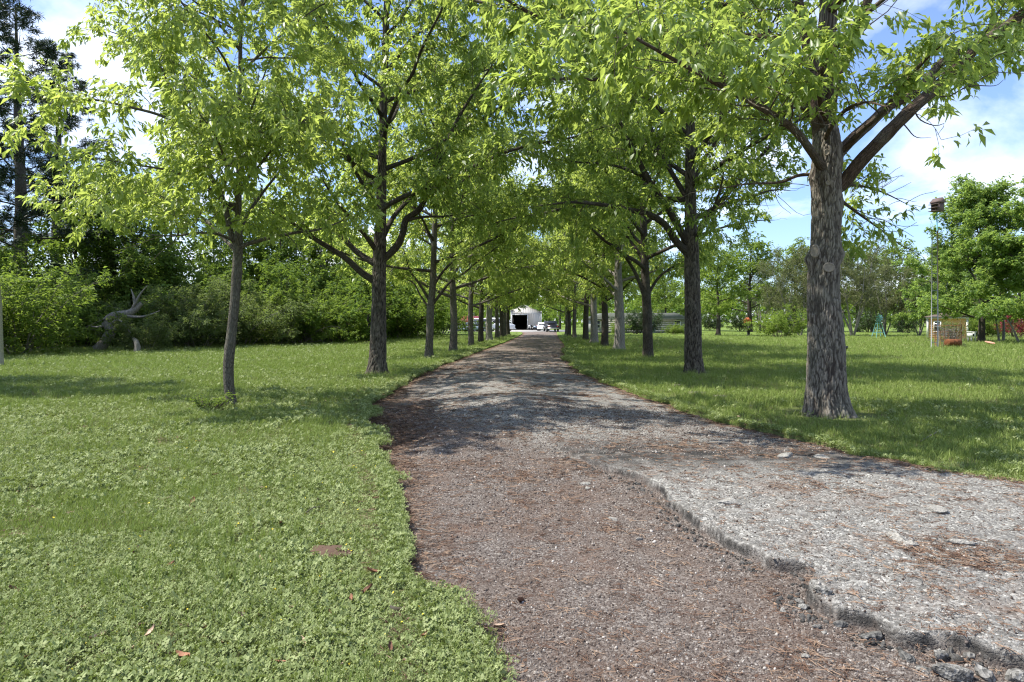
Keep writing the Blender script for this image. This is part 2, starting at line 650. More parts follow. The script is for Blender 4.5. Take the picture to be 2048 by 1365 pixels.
def road_h(X, Y):
    xl, xr = XL(Y), XR(Y)
    c = (xl + xr) / 2
    hw = np.maximum((xr - xl) / 2, 0.5)
    t = np.clip((X - c) / hw, -1, 1)
    h = base_h(X, Y) - 0.035 + 0.075 * (1 - t * t) * sstep(Y, 6, 14)
    h += 0.11 * np.exp(-((X - 0.45) / 1.1) ** 2 - ((Y - 13.2) / 1.7) ** 2)
    h += 0.06 * np.exp(-((X + 0.2) / 1.2) ** 2 - ((Y - 18.6) / 1.8) ** 2)
    h -= 0.30 * np.exp(-((X + 1.85) / 0.62) ** 2 - ((Y - 10.9) / 1.6) ** 2)
    h -= 0.11 * np.exp(-((X + 2.2) / 0.7) ** 2 - ((Y - 15.6) / 1.5) ** 2)
    h -= 0.05 * np.exp(-((X - 0.55) / 0.7) ** 2 - ((Y - 6.0) / 2.2) ** 2)
    for sx in (-0.34, 0.36):
        h -= 0.022 * np.exp(-((t - sx) / 0.16) ** 2) * sstep(Y, 7, 12)
    near = 1 - sstep(Y, 14, 40)
    h += near * (0.016 * fbm2(X * 1.9, Y * 1.9, 4, 51) + 0.006 * fbm2(X * 9, Y * 9, 3, 57))
    s = slab_mask(X, Y)
    rough = 0.010 * fbm2(X * 7, Y * 7, 4, 61) + 0.006 * fbm2(X * 31, Y * 31, 2, 63)
    # cracks and hollows of the old slab
    f1, f2 = worley(np.stack([X.ravel() * 1.25 + 0.35 * fbm2(X * 2.5, Y * 2.5, 3, 71).ravel(), Y.ravel() * 2.0 + 0.35 * fbm2(X * 2.5, Y * 2.5, 3, 73).ravel(), np.full(X.size, 0.5)], 1), 5)
    crack = (1 - sstep((f2 - f1).reshape(X.shape), 0.0, 0.10))
    h += s * (0.092 + rough * 1.8 - 0.02 * crack * sstep(fbm2(X * 0.9, Y * 0.9, 3, 77), -0.15, 0.35))
    return h


# ------------------------------------------------------------------ ground materials
def make_drive_mat():
    m, nt, out = new_mat('old_asphalt_and_gravel')
    k = N(nt)
    v = k.obj()
    slab = k.attr('slab')
    edge = k.attr('verge')
    n_big = k.noise(v, 0.9, 5, 0.6)
    n_mid = k.noise(v, 4.5, 6, 0.65)
    vn = k.n('ShaderNodeTexVoronoi'); vn.inputs['Scale'].default_value = 62
    k.l(v, vn.inputs['Vector'])
    vn2 = k.n('ShaderNodeTexVoronoi'); vn2.inputs['Scale'].default_value = 115
    k.l(v, vn2.inputs['Vector'])
    sepc = k.n('ShaderNodeSeparateColor'); k.l(vn.outputs['Color'], sepc.inputs[0])
    sepc2 = k.n('ShaderNodeSeparateColor'); k.l(vn2.outputs['Color'], sepc2.inputs[0])
    # loose gravel: purple-grey, white and brown stones in brown fines
    stones = k.ramp(sepc.outputs[0], [(0.0, (0.042, 0.031, 0.025)), (0.35, (0.088, 0.068, 0.056)), (0.6, (0.134, 0.108, 0.091)), (0.85, (0.195, 0.168, 0.145)), (1.0, (0.38, 0.35, 0.31))])
    stones2 = k.ramp(sepc2.outputs[1], [(0.0, (0.036, 0.03, 0.028)), (0.5, (0.088, 0.076, 0.069)), (1.0, (0.28, 0.26, 0.24))])
    grav = k.mix(0.45, stones, stones2)
    dirt = k.ramp(n_mid, [(0.3, (0.078, 0.050, 0.036)), (0.7, (0.13, 0.087, 0.063))])
    grav = k.mix(k.ramp(k.noise(v, 1.7, 6, 0.7), [(0.42, 0.0), (0.68, 0.62)]), grav, dirt)
    # asphalt slab: paler grey aggregate
    asp = k.ramp(sepc.outputs[1], [(0.0, (0.10, 0.097, 0.089)), (0.5, (0.20, 0.194, 0.178)), (0.85, (0.30, 0.292, 0.27)), (1.0, (0.48, 0.47, 0.43))])
    asp = k.mix(k.ramp(n_mid, [(0.35, 0.0), (0.75, 0.55)]), asp, (0.115, 0.107, 0.098))
    c = k.mix(slab, grav, asp)
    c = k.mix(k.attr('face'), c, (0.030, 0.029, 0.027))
    # further away the whole width is worn asphalt under needles and dust
    far = k.attr('far')
    road = k.ramp(k.noise(v, 3.1, 7, 0.7), [(0.25, (0.10, 0.074, 0.057)), (0.5, (0.165, 0.132, 0.107)), (0.78, (0.245, 0.215, 0.187))])
    road = k.mix(0.35, road, stones)
    c = k.mix(far, c, road)
    # brown needle and leaf mat, thick at the verges
    ndl = k.ramp(k.noise(v, 38, 5, 0.7, 1.5), [(0.25, (0.075, 0.042, 0.028)), (0.55, (0.15, 0.088, 0.058)), (0.85, (0.235, 0.15, 0.10))])
    patch = k.ramp(k.noise(v, 1.25, 8, 0.72, 0.6), [(0.52, 0.0), (0.68, 0.6)])
    patch = k.math('MULTIPLY', patch, k.ramp(k.noise(v, 14, 5, 0.7), [(0.35, 0.25), (0.6, 1.0)]))
    em = k.ramp(k.math('ADD', edge, k.math('MULTIPLY', k.math('SUBTRACT', n_mid, 0.5), 0.9)), [(0.42, 0.0), (0.75, 0.85)])
    pm = k.math('MAXIMUM', patch, em)
    c = k.mix(pm, c, ndl)
    h1 = k.math('ADD', k.math('MULTIPLY', vn.outputs['Distance'], -0.6), k.math('MULTIPLY', vn2.outputs['Distance'], -0.4))
    h = k.math('ADD', h1, k.math('MULTIPLY', k.noise(v, 180, 3), 0.5))
    nb = k.bump(h, 0.9, 0.012)
    nb = k.bump(k.noise(v, 16, 6, 0.7), 0.4, 0.02, nb)
    k.l(k.bsdf(c, 0.92, nb, 0.18), out.inputs['Surface'])
    return m


def make_lawn_mat():
    m, nt, out = new_mat('lawn_turf')
    k = N(nt)
    v = k.obj()
    far = k.attr('far')
    a = k.ramp(k.noise(v, 34, 6, 0.75), [(0.3, (0.06, 0.075, 0.024)), (0.5, (0.11, 0.14, 0.042)), (0.72, (0.19, 0.20, 0.085))])
    soil = k.ramp(k.noise(v, 60, 4), [(0.3, (0.06, 0.045, 0.03)), (0.7, (0.13, 0.10, 0.07))])
    near = k.mix(k.ramp(k.noise(v, 2.6, 6, 0.7), [(0.45, 0.1), (0.75, 0.6)]), a, soil)
    st = k.n('ShaderNodeMapping'); st.inputs['Scale'].default_value = (0.5, 1.6, 1)
    k.l(v, st.inputs['Vector'])
    b = k.ramp(k.noise(st.outputs['Vector'], 0.55, 8, 0.72), [(0.28, (0.095, 0.15, 0.025)), (0.5, (0.14, 0.20, 0.038)), (0.72, (0.20, 0.24, 0.068))])
    b = k.mix(0.55, b, k.ramp(k.noise(v, 7, 6, 0.75), [(0.3, (0.065, 0.115, 0.018)), (0.7, (0.17, 0.22, 0.05))]))
    c = k.mix(far, near, b)
    nb = k.bump(k.noise(v, 40, 5, 0.7), 0.9, 0.03)
    k.l(k.bsdf(c, 0.9, nb, 0.1), out.inputs['Surface'])
    return m


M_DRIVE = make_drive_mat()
M_LAWN = make_lawn_mat()
M_CONC = simple_mat('pale_concrete', (0.40, 0.38, 0.35), 0.85, 0.15, var=0.15, scale=2)


# ------------------------------------------------------------------ driveway and lawn sheets
def build_ground():
    rows = [-40.0, -20.0, -8.0, -3.0, 0.0, 1.2, 2.0]
    y = 2.4
    while y < 128:
        rows.append(y)
        y += max(0.018, y * 0.0066)
    rows.append(128.0)
    Y = np.array(rows)
    nc = 300
    xl = XL(Y) - 0.14
    xr = XR(Y) + 0.16
    X = np.zeros((len(Y), nc))
    for r_, (yy, a_, b_) in enumerate(zip(Y, xl, xr)):
        # columns crowd round the broken slab edge and thin out beyond the view
        g = np.linspace(a_, b_, 700)
        w = 1 + 7.0 * np.exp(-((g - float(_ip(_ps, yy))) / 0.16) ** 2) * (2 < yy < 11)
        w = w * np.where(g > 0.85 * max(yy, 1) + 1.0, 0.15, 1.0)
        cs = np.concatenate([[0], np.cumsum((w[1:] + w[:-1]) / 2)])
        X[r_] = np.interp(np.linspace(0, cs[-1], nc), cs, g)
    YY = np.repeat(Y[:, None], nc, 1)
    Z = road_h(X, YY)
    V = np.stack([X, YY, Z], -1).reshape(-1, 3)
    i = np.arange(len(Y) - 1)[:, None] * nc
    j = np.arange(nc - 1)[None, :]
    Q = np.stack([i + j, i + j + 1, i + nc + j + 1, i + nc + j], -1).reshape(-1, 4)
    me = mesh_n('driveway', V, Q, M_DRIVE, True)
    hw = (xr - xl)[:, None]
    dl = np.minimum(X - xl[:, None], xr[:, None] - X)
    vw = np.interp(YY, [3, 10, 20, 60, 120], [0.42, 0.6, 0.9, 1.1, 1.3])
    verge = np.clip(1 - dl / vw, 0, 1)
    left = (X - xl[:, None]) < hw * 0.5
    verge = np.where(left, verge, verge * 0.9)
    sink = np.exp(-((X + 1.9) / 0.7) ** 2 - ((YY - 12.0) / 3.0) ** 2)
    verge = np.maximum(verge, 0.75 * sink)
    slab = slab_mask(X, YY)
    sm0 = slab.copy()
    # the right half stays asphalt beyond the broken edge
    run = X - _ip(_ps, YY) + 1.9 * sstep(YY, 8.0, 13.0) + 0.5 * fbm2(X * 1.2, YY * .8, 4, 91)
    slab = np.maximum(slab, 0.85 * sstep(run, -0.5, 0.7) * sstep(YY, 7.0, 9.0))
    far = sstep(YY, 16, 34)
    # exposed dark tar on the broken face of the slab
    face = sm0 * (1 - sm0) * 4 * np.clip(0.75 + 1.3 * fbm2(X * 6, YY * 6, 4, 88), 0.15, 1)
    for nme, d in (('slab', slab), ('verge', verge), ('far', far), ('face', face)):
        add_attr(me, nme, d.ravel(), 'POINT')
    tag(link('driveway', me), 'long straight driveway of broken grey asphalt and reddish gravel strewn with needles', kind='structure')

    # lawn: one sheet each side of the drive, out to the horizon
    r2 = [-60.0, -30.0, -12.0, -5.0, -1.0, 1.0, 2.0]
    y = 2.5
    while y < 128:
        r2.append(y)
        y += max(0.06, y * 0.010)
    r2 += [128.0, 140.0]
    Y2 = np.array(r2)
    off = np.concatenate([[0.0, 0.03, 0.07, 0.12, 0.2, 0.3, 0.42, 0.56, 0.72, 0.9], np.geomspace(1.1, 700, 70)])
    VV, QQ, ff, base = [], [], [], 0
    for side in (-1, 1):
        e = XL(Y2) if side < 0 else XR(Y2)
        X2 = e[:, None] + side * off[None, :]
        Yg = np.repeat(Y2[:, None], len(off), 1)
        Z2 = lawn_h(X2, Yg)
        Z2 = Z2 + 0.02 * np.exp(-(off[None, :] / 0.25) ** 2) * (0.6 + fbm2(Yg * 3, X2 * 3, 3, 81))
        skirt = np.stack([e + (-side) * 0.05, Y2, Z2[:, 0] - 0.34], -1)[:, None, :]
        G = np.concatenate([skirt, np.stack([X2, Yg, Z2], -1)], 1)
        n1 = G.shape[1]
        VV.append(G.reshape(-1, 3))
        i = np.arange(len(Y2) - 1)[:, None] * n1
        j = np.arange(n1 - 1)[None, :]
        q = np.stack([i + j, i + j + 1, i + n1 + j + 1, i + n1 + j], -1).reshape(-1, 4)
        if side < 0:
            q = q[:, ::-1]
        QQ.append(q + base)
        base += G.shape[0] * n1
        ff.append(sstep(G[..., 1], 7, 26).ravel())
    # beyond the end of the drive: one far sheet to the horizon
    xs = np.linspace(-900, 900, 40)
    ys = np.array([139.99, 200, 320, 600, 1200, 2400])
    gx, gy = np.meshgrid(xs, ys)
    VV.append(np.stack([gx, gy, np.zeros_like(gx) + 0.02], -1).reshape(-1, 3))
    i = np.arange(len(ys) - 1)[:, None] * 40
    j = np.arange(39)[None, :]
    QQ.append(np.stack([i + j, i + j + 1, i + 40 + j + 1, i + 40 + j], -1).reshape(-1, 4) + base)
    ff.append(np.ones(gx.size))
    me = mesh_n('lawn', np.concatenate(VV), np.concatenate(QQ), M_LAWN, True)
    add_attr(me, 'far', np.concatenate(ff), 'POINT')
    tag(link('lawn', me), 'mown spring lawn on both sides of the driveway', kind='structure')
    # pale yard in front of the barn
    b = MB()
    vs = [(-3.5, 112, 0.075), (8.9, 112, 0.075), (11.5, 139, 0.075), (-12, 139, 0.075), (-12, 126, 0.075)]
    b.add(vs + [(x, y2, -0.3) for x, y2, _ in vs], [(0, 1, 2, 3, 4)] + [(k, k + 5, (k + 1) % 5 + 5, (k + 1) % 5) for k in range(5)])
    tag(b.build('yard_pavement', M_CONC), 'pale concrete yard in front of the metal barn', kind='structure')


build_ground()


# ------------------------------------------------------------------ scattered ground cover (geometry nodes, stuff only)
def scatter(name, label, pts, rot, scl, idx, sources):
    hid = bpy.data.collections.new(name + '_kinds')
    for i, me in enumerate(sources):
        o = bpy.data.objects.new('%s_kind_%02d' % (name, i), me)
        hid.objects.link(o)
    me = bpy.data.meshes.new(name)
    me.vertices.add(len(pts))
    me.vertices.foreach_set('co', np.ascontiguousarray(pts, dtype=np.float32).ravel())
    a = me.attributes.new('rot', 'FLOAT_VECTOR', 'POINT')
    a.data.foreach_set('vector', np.ascontiguousarray(rot, dtype=np.float32).ravel())
    a = me.attributes.new('scl', 'FLOAT', 'POINT')
    a.data.foreach_set('value', np.ascontiguousarray(scl, dtype=np.float32))
    a = me.attributes.new('idx', 'INT', 'POINT')
    a.data.foreach_set('value', np.ascontiguousarray(idx, dtype=np.int32))
    o = link(name, me)
    ng = bpy.data.node_groups.new(name + '_scatter', 'GeometryNodeTree')
    ng.interface.new_socket('Geometry', in_out='INPUT', socket_type='NodeSocketGeometry')
    ng.interface.new_socket('Geometry', in_out='OUTPUT', socket_type='NodeSocketGeometry')
    n, l = ng.nodes, ng.links
    gi, go = n.new('NodeGroupInput'), n.new('NodeGroupOutput')
    ci = n.new('GeometryNodeCollectionInfo')
    ci.inputs['Collection'].default_value = hid
    ci.inputs['Separate Children'].default_value = True
    ci.inputs['Reset Children'].default_value = True
    ip = n.new('GeometryNodeInstanceOnPoints')
    ip.inputs['Pick Instance'].default_value = True
    def na(nm, t):
        x = n.new('GeometryNodeInputNamedAttribute')
        x.data_type = t
        x.inputs['Name'].default_value = nm
        return next(s for s in x.outputs if s.enabled and s.name == 'Attribute')
    l.new(gi.outputs[0], ip.inputs['Points'])
    l.new(ci.outputs[0], ip.inputs['Instance'])
    l.new(na('idx', 'INT'), ip.inputs['Instance Index'])
    l.new(na('rot', 'FLOAT_VECTOR'), ip.inputs['Rotation'])
    l.new(na('scl', 'FLOAT'), ip.inputs['Scale'])
    l.new(ip.outputs[0], go.inputs[0])
    md = o.modifiers.new('scatter', 'NODES')
    md.node_group = ng
    tag(o, label, kind='stuff')
    return o


def blade_tuft(rng, n, h0, h1, w, spread, mat):
    V, T = [], []
    for _ in range(n):
        a = rng.uniform(0, 2 * PI)
        r = spread * math.sqrt(rng.random())
        b = rng.uniform(0, 2 * PI)
        x, y = r * math.cos(a), r * math.sin(a)
        h = rng.uniform(h0, h1)
        lean = rng.uniform(0.15, 0.9) * h
        dx, dy = math.cos(b), math.sin(b)
        k = len(V)
        V += [(x - dy * w, y + dx * w, -0.006), (x + dy * w, y - dx * w, -0.006),
              (x + dx * lean * .35 - dy * w * .8, y + dy * lean * .35 + dx * w * .8, h * .62), (x + dx * lean * .35 + dy * w * .8, y + dy * lean * .35 - dx * w * .8, h * .62),
              (x + dx * lean, y + dy * lean, h)]
        T += [(k, k + 1, k + 3), (k, k + 3, k + 2), (k + 2, k + 3, k + 4)]
    me = mesh_n('grass_tuft', np.array(V), np.array(T), mat)
    add_attr(me, 'tint', np.repeat([rng.random() for _ in range(n)], 3))
    return me


def clover_tuft(rng, n, spread, r, mat):
    V, T = [], []
    for _ in range(n):
        a = rng.uniform(0, 2 * PI)
        q = spread * math.sqrt(rng.random())
        cx, cy, cz = q * math.cos(a), q * math.sin(a), rng.uniform(0.004, 0.05)
        rr = r * rng.uniform(0.7, 1.25)
        tl = rng.gauss(0, 0.55), rng.gauss(0, 0.55)
        b0 = rng.uniform(0, 2 * PI)
        for k3 in range(3):
            b = b0 + k3 * 2 * PI / 3
            k = len(V)
            for da, f in ((0, 0.0), (-0.6, 0.75), (-0.3, 1.15), (0.3, 1.15), (0.6, 0.75)):
                x, y = rr * f * math.cos(b + da), rr * f * math.sin(b + da)
                V.append((cx + x, cy + y, cz + x * tl[0] + y * tl[1]))
            T += [(k, k + 1, k + 2), (k, k + 2, k + 3), (k, k + 3, k + 4)]
    me = mesh_n('clover_tuft', np.array(V), np.array(T), mat)
    add_attr(me, 'tint', np.repeat([min(1, max(0, rng.gauss(.5, .32))) for _ in range(n * 3)], 3))
    return me


def weed_tuft(rng, n, L, w, mat):
    V, T = [], []
    for i in range(n):
        b = 2 * PI * i / n + rng.uniform(-.3, .3)
        l = L * rng.uniform(.6, 1.1)
        dx, dy = math.cos(b), math.sin(b)
        up = rng.uniform(.25, .8)
        k = len(V)
        V += [(0, 0, 0), (dx * l * .5 - dy * w, dy * l * .5 + dx * w, l * up * .5), (dx * l * .5 + dy * w, dy * l * .5 - dx * w, l * up * .5), (dx * l, dy * l, l * up * .55)]
        T += [(k, k + 2, k + 1), (k + 1, k + 2, k + 3)]
    me = mesh_n('weed', np.array(V), np.array(T), mat)
    add_attr(me, 'tint', np.repeat([rng.random() for _ in range(n)], 2))
    return me


M_GRASS = leaf_mat('grass_blade', (0.115, 0.165, 0.035), (0.20, 0.265, 0.065), (0.32, 0.365, 0.13), (0.23, 0.32, 0.05), inst=True, tfac=0.3, rough=0.6, spec=0.15)
M_CLOVER = leaf_mat('clover', (0.125, 0.165, 0.05), (0.235, 0.285, 0.11), (0.36, 0.40, 0.19), (0.24, 0.31, 0.065), inst=True, tfac=0.28, rough=0.62, spec=0.15)
M_STRAW = leaf_mat('dry_grass', (0.14, 0.11, 0.07), (0.25, 0.205, 0.13), (0.38, 0.33, 0.23), (0.3, 0.25, 0.15), inst=True, tfac=0.2, rough=0.8, spec=0.1)


def field(rng, n, y0, y1, side):
    """Random points of lawn between y0 and y1, denser nearby, a little wider than the view."""
    u = rng.random(n)
    # pdf ~ 1/Y  (so that the picture is covered evenly)
    Y = y0 * (y1 / y0) ** u
    if side < 0:
        lo, hi = -0.82 * Y - 1.0, XL(Y)
    else:
        lo, hi = XR(Y), np.maximum(0.82 * Y + 1.0, XR(Y) + 0.02)
    w = rng.random(n)
    X = lo + (hi - lo) * w
    return X, Y


def build_grass():
    rng = np.random.default_rng(3)
    r = random.Random(5)
    src = [blade_tuft(r, 10, 0.03, 0.075, 0.0014, 0.035, M_GRASS), blade_tuft(r, 13, 0.025, 0.06, 0.0016, 0.05, M_GRASS),
           clover_tuft(r, 9, 0.06, 0.0095, M_CLOVER), clover_tuft(r, 6, 0.055, 0.0125, M_CLOVER), clover_tuft(r, 12, 0.065, 0.0065, M_CLOVER),
           weed_tuft(r, 6, 0.055, 0.008, M_CLOVER), blade_tuft(r, 8, 0.02, 0.05, 0.0014, 0.055, M_STRAW), blade_tuft(r, 11, 0.06, 0.12, 0.0017, 0.03, M_GRASS)]
    PX, PY, SCL, IDX = [], [], [], []
    for side, n in ((-1, 190000), (1, 130000)):
        X, Y = field(rng, n, 2.3, 100.0, side)
        cl = fbm2(X * 0.55, Y * 0.55, 4, 101) + (0.22 if side < 0 else -0.28) - 0.25 * sstep(Y, 9, 16)
        bare = fbm2(X * 1.6, Y * 1.6, 4, 107)
        keep = rng.random(n) < np.clip(1.05 - 1.3 * sstep(bare + .25 * fbm2(X * 5, Y * 5, 2, 108), 0.05, 0.42), 0.2, 1)
        keep &= rng.random(n) > 0.9 * sstep(Y, 38, 98)
        # a thin worn ring round the tree feet
        for tx, ty, rad in FEET:
            d = np.hypot(X - tx, Y - ty)
            keep &= (d > rad * (1.0 + 0.5 * rng.random(n))) | (rng.random(n) < 0.10)
        keep &= np.hypot((X + 1.26) / 1.0, (Y - 4.62) / 1.0) > 0.15 * rng.random(n) + .03
        X, Y, cl = X[keep], Y[keep], cl[keep]
        m = len(X)
        pc = (0.06 if side < 0 else 0.02) + 0.72 * sstep(cl + 0.5 * fbm2(X * 2.3, Y * 2.3, 3, 103), -0.2, 0.35) * (1 - 0.6 * sstep(Y, 10, 22))
        isc = rng.random(m) < pc
        big = fbm2(X * 1.1, Y * 1.1, 3, 109) + rng.normal(0, .22, m)
        idx = np.where(isc, np.where(big > .25, 3, np.where(big > -.1, 2, 4)), rng.integers(0, 2, m))
        idx = np.where(rng.random(m) < 0.03, 5, idx)
        idx = np.where(rng.random(m) < 0.10 * sstep(fbm2(X * 1.4, Y * 1.4, 3, 119), 0.05, 0.4) * (Y < 14), 7, idx)
        idx = np.where(rng.random(m) < (0.09 + 0.2 * sstep(fbm2(X, Y, 3, 113), 0.0, 0.5)), 6, idx)
        s = rng.uniform(0.55, 1.25, m) * np.interp(Y, [2, 6, 14, 46, 100], [1.0, 1.12, 1.75, 3.2, 4.2])
        if side > 0:
            s *= 1.1
        # shorter, thinner growth towards the drive
        ed = np.abs(X - (XL(Y) if side < 0 else XR(Y)))
        s *= 0.42 + 0.58 * sstep(ed, 0.0, 0.6)
        PX.append(X); PY.append(Y); SCL.append(s); IDX.append(idx)
    # ragged fringe along the edges of the drive
    for side, n in ((-1, 16000), (1, 13000)):
        Y = 2.4 * (40 / 2.4) ** rng.random(n)
        e = XL(Y) if side < 0 else XR(Y)
        o = np.abs(rng.normal(0, 0.10, n)) * (0.7 + Y * 0.02)
        X = e + side * (o - 0.30 * rng.random(n) ** 1.5 * sstep(fbm2(Y * 2.6, Y * 0, 4, 117 + side), -0.1, 0.4))
        PX.append(X); PY.append(Y)
        SCL.append(rng.uniform(0.35, 1.0, n) * np.interp(Y, [2, 14, 46], [1.0, 1.5, 2.6]))
        IDX.append(np.where(rng.random(n) < (0.72 if side < 0 else 0.3), rng.integers(2, 5, n), rng.integers(0, 2, n)))
    X, Y = np.concatenate(PX), np.concatenate(PY)
    n = len(X)
    Z = lawn_h(X, Y)
    rot = np.stack([rng.normal(0, .12, n), rng.normal(0, .12, n), rng.uniform(0, 2 * PI, n)], 1)
    scatter('grass', 'short spring grass mixed with clover and weeds covering the lawn', np.stack([X, Y, Z], 1), rot, np.concatenate(SCL), np.concatenate(IDX), src)


# ------------------------------------------------------------------ trees
class Leaves:
    def __init__(self):
        self.p, self.d, self.l, self.t = [], [], [], []

    def add(self, p, d, l, t):
        self.p.append(p); self.d.append(d); self.l.append(l); self.t.append(t)

    def arrays(self):
        return np.concatenate(self.p), np.concatenate(self.d), np.concatenate(self.l), np.concatenate(self.t)


def leaf_geometry(P, D, L, wr, rng, rich, curl=0.22):
    n = len(P)
    D = D / (np.linalg.norm(D, axis=1, keepdims=True) + 1e-9)
    up = np.array([0, 0, 1.0])[None] + rng.normal(0, 0.55, (n, 3))
    Sd = np.cross(D, up)
    Sd /= np.linalg.norm(Sd, axis=1, keepdims=True) + 1e-9
    Nn = np.cross(Sd, D)
    L = L[:, None]
    Wd = L * wr * 0.5
    b = P
    tip = P + D * L - Nn * L * curl
    if not rich:
        m1 = P + D * L * 0.48 + Sd * Wd + Nn * L * 0.04
        m2 = P + D * L * 0.48 - Sd * Wd + Nn * L * 0.04
        V = np.stack([b, m1, tip, m2], 1).reshape(-1, 3)
        k = np.arange(n)[:, None] * 4
        return V, k + np.array([[0, 1, 2, 3]]), 1
    mid = P + D * L * 0.5 - Nn * L * 0.02
    l_ = P + D * L * 0.46 + Sd * Wd + Nn * Wd * 0.35
    r_ = P + D * L * 0.46 - Sd * Wd + Nn * Wd * 0.35
    V = np.stack([b, l_, r_, mid, tip], 1).reshape(-1, 3)
    k = (np.arange(n)[:, None, None] * 5)
    T = k + np.array([[0, 3, 1], [0, 2, 3], [1, 3, 4], [3, 2, 4]])[None]
    return V, T.reshape(-1, 3), 4


def leaf_mesh(name, lv, wr, rng, mat, rich=False, curl=0.22):
    P, D, L, t = lv
    V, Fc, per = leaf_geometry(P, D, L, wr, rng, rich, curl)
    me = mesh_n(name, V, Fc, mat)
    add_attr(me, 'tint', np.repeat(np.clip(t, 0, 1), per), 'FACE')
    return me


def unit(v):
    return v / (np.linalg.norm(v) + 1e-9)


def wander(rng, p, d, L, n, wig, trop, taper_trop=0.0):
    """A curved branch line."""
    pts = [np.array(p, float)]
    d = unit(np.array(d, float))
    st = L / n
    for k in range(n):
        d = unit(d + rng.normal(0, wig, 3) + np.array([0, 0, trop + taper_trop * k / n]))
        pts.append(pts[-1] + d * st)
    return np.array(pts)


def resample(P, n):
    P = np.asarray(P, float)
    s = np.concatenate([[0], np.cumsum(np.linalg.norm(np.diff(P, axis=0), axis=1))])
    q = np.linspace(0, s[-1], n)
    return np.stack([np.interp(q, s, P[:, k]) for k in range(3)], 1), s[-1]


def smooth_line(P, n):
    """Catmull-Rom through P, n points."""
    P = np.asarray(P, float)
    if len(P) < 3:
        return resample(P, n)[0]
    Q = np.concatenate([[2 * P[0] - P[1]], P, [2 * P[-1] - P[-2]]])
    out = []
    for i in range(1, len(Q) - 2):
        for t in np.linspace(0, 1, 8, endpoint=False):
            a, b, c, d = Q[i - 1], Q[i], Q[i + 1], Q[i + 2]
            out.append(0.5 * (2 * b + (c - a) * t + (2 * a - 5 * b + 4 * c - d) * t * t + (3 * b - a - 3 * c + d) * t ** 3))
    out.append(Q[-2])
    return resample(np.array(out), n)[0]


DEF = dict(sub_per_m=3.3, sub_len=1.5, sub_len_end=0.7, twig_per_m=5.6, twig_len=0.55, leaves=20, leaf_len=0.175, leaf_w=0.33, droop=0.55,
           start=0.22, sub_up=0.25, twig_up=0.0, keep=None, sub_sides=4, tint0=0.45, spread=0.05)


def dress(rng, line, r0, r1, tubes, lv, P, density=1.0, start=None):
    """Sub-branches, twigs and leaves along one limb."""
    line, L = resample(line, max(6, int(len(line))))
    n = max(3, int(L * P['sub_per_m'] * density))
    st = P['start'] if start is None else start
    T = np.gradient(line, axis=0)
    T /= np.linalg.norm(T, axis=1, keepdims=True) + 1e-9
    m = len(line) - 1
    for i in range(n + 1):
        t = st + (1 - st) * (i + rng.random() * 0.8) / n
        t = min(t, 1.0)
        if i == n:
            t = 1.0
        k = min(int(t * m), m - 1)
        f = t * m - k
        p = line[k] * (1 - f) + line[k + 1] * f
        tg = T[k]
        side = unit(np.cross(tg, np.array([0, 0, 1.0]) + rng.normal(0, 0.35, 3)))
        if i % 2:
            side = -side
        d = tg * rng.uniform(0.35, 0.8) + side * rng.uniform(0.5, 0.95) + np.array([0, 0, P['sub_up'] + rng.normal(0, 0.28)])
        if i == n:
            d = tg
        sl = (P['sub_len'] * (1 - t) + P['sub_len_end'] * t) * rng.uniform(0.6, 1.25)
        sub = wander(rng, p, d, sl, 6, 0.16, 0.02, -0.10)
        rr = max(0.0055, min(0.35 * (r0 * (1 - t) + r1 * t), 0.011 * sl + 0.004))
        tubes.add(sub, np.linspace(rr, 0.0035, 7), P['sub_sides'])
        nt = max(2, int(sl * P['twig_per_m']))
        for q in range(nt + 1):
            tt = 0.18 + 0.82 * (q + rng.random() * 0.6) / (nt + 0.6)
            if q == nt:
                tt = 1.0
            kk = min(int(tt * 6), 5)
            ff = tt * 6 - kk
            pp = sub[kk] * (1 - ff) + sub[kk + 1] * ff
            tg2 = unit(sub[kk + 1] - sub[kk])
            s2 = unit(np.cross(tg2, rng.normal(0, 1, 3)))
            d2 = tg2 * rng.uniform(0.4, 0.9) + s2 * 0.8 + np.array([0, 0, P['twig_up']])
            tw = wander(rng, pp, d2, P['twig_len'] * rng.uniform(0.5, 1.2), 2, 0.2, -0.03)
            if P['keep'] is not None and not P['keep'](tw[-1]):
                continue
            tubes.add(tw, np.array([0.004, 0.003, 0.0018]) * P.get('twig_r', 1.0), 3)
            nl = max(3, int(P['leaves'] * rng.uniform(0.6, 1.35)))
            tl = rng.uniform(0.3, 1.0, nl)
            tl[: nl // 2] = rng.uniform(0.82, 1.0, nl // 2)      # tufts of leaves at the tips
            g = tl * 2
            gi = np.minimum(g.astype(int), 1)
            gf = (g - gi)[:, None]
            lp = tw[gi] * (1 - gf) + tw[gi + 1] * gf + rng.normal(0, P['spread'], (nl, 3))
            ld = rng.normal(0, 0.62, (nl, 3)) + unit(tw[-1] - tw[0])[None] * 0.55
            ld[:, 2] = ld[:, 2] * 0.5 - P['droop']
            ll = P['leaf_len'] * rng.uniform(0.4, 1.3, nl)
            tn = P['tint0'] + rng.normal(0, 0.22, nl) + rng.normal(0, 0.16)
            lv.add(lp, ld, ll, tn)


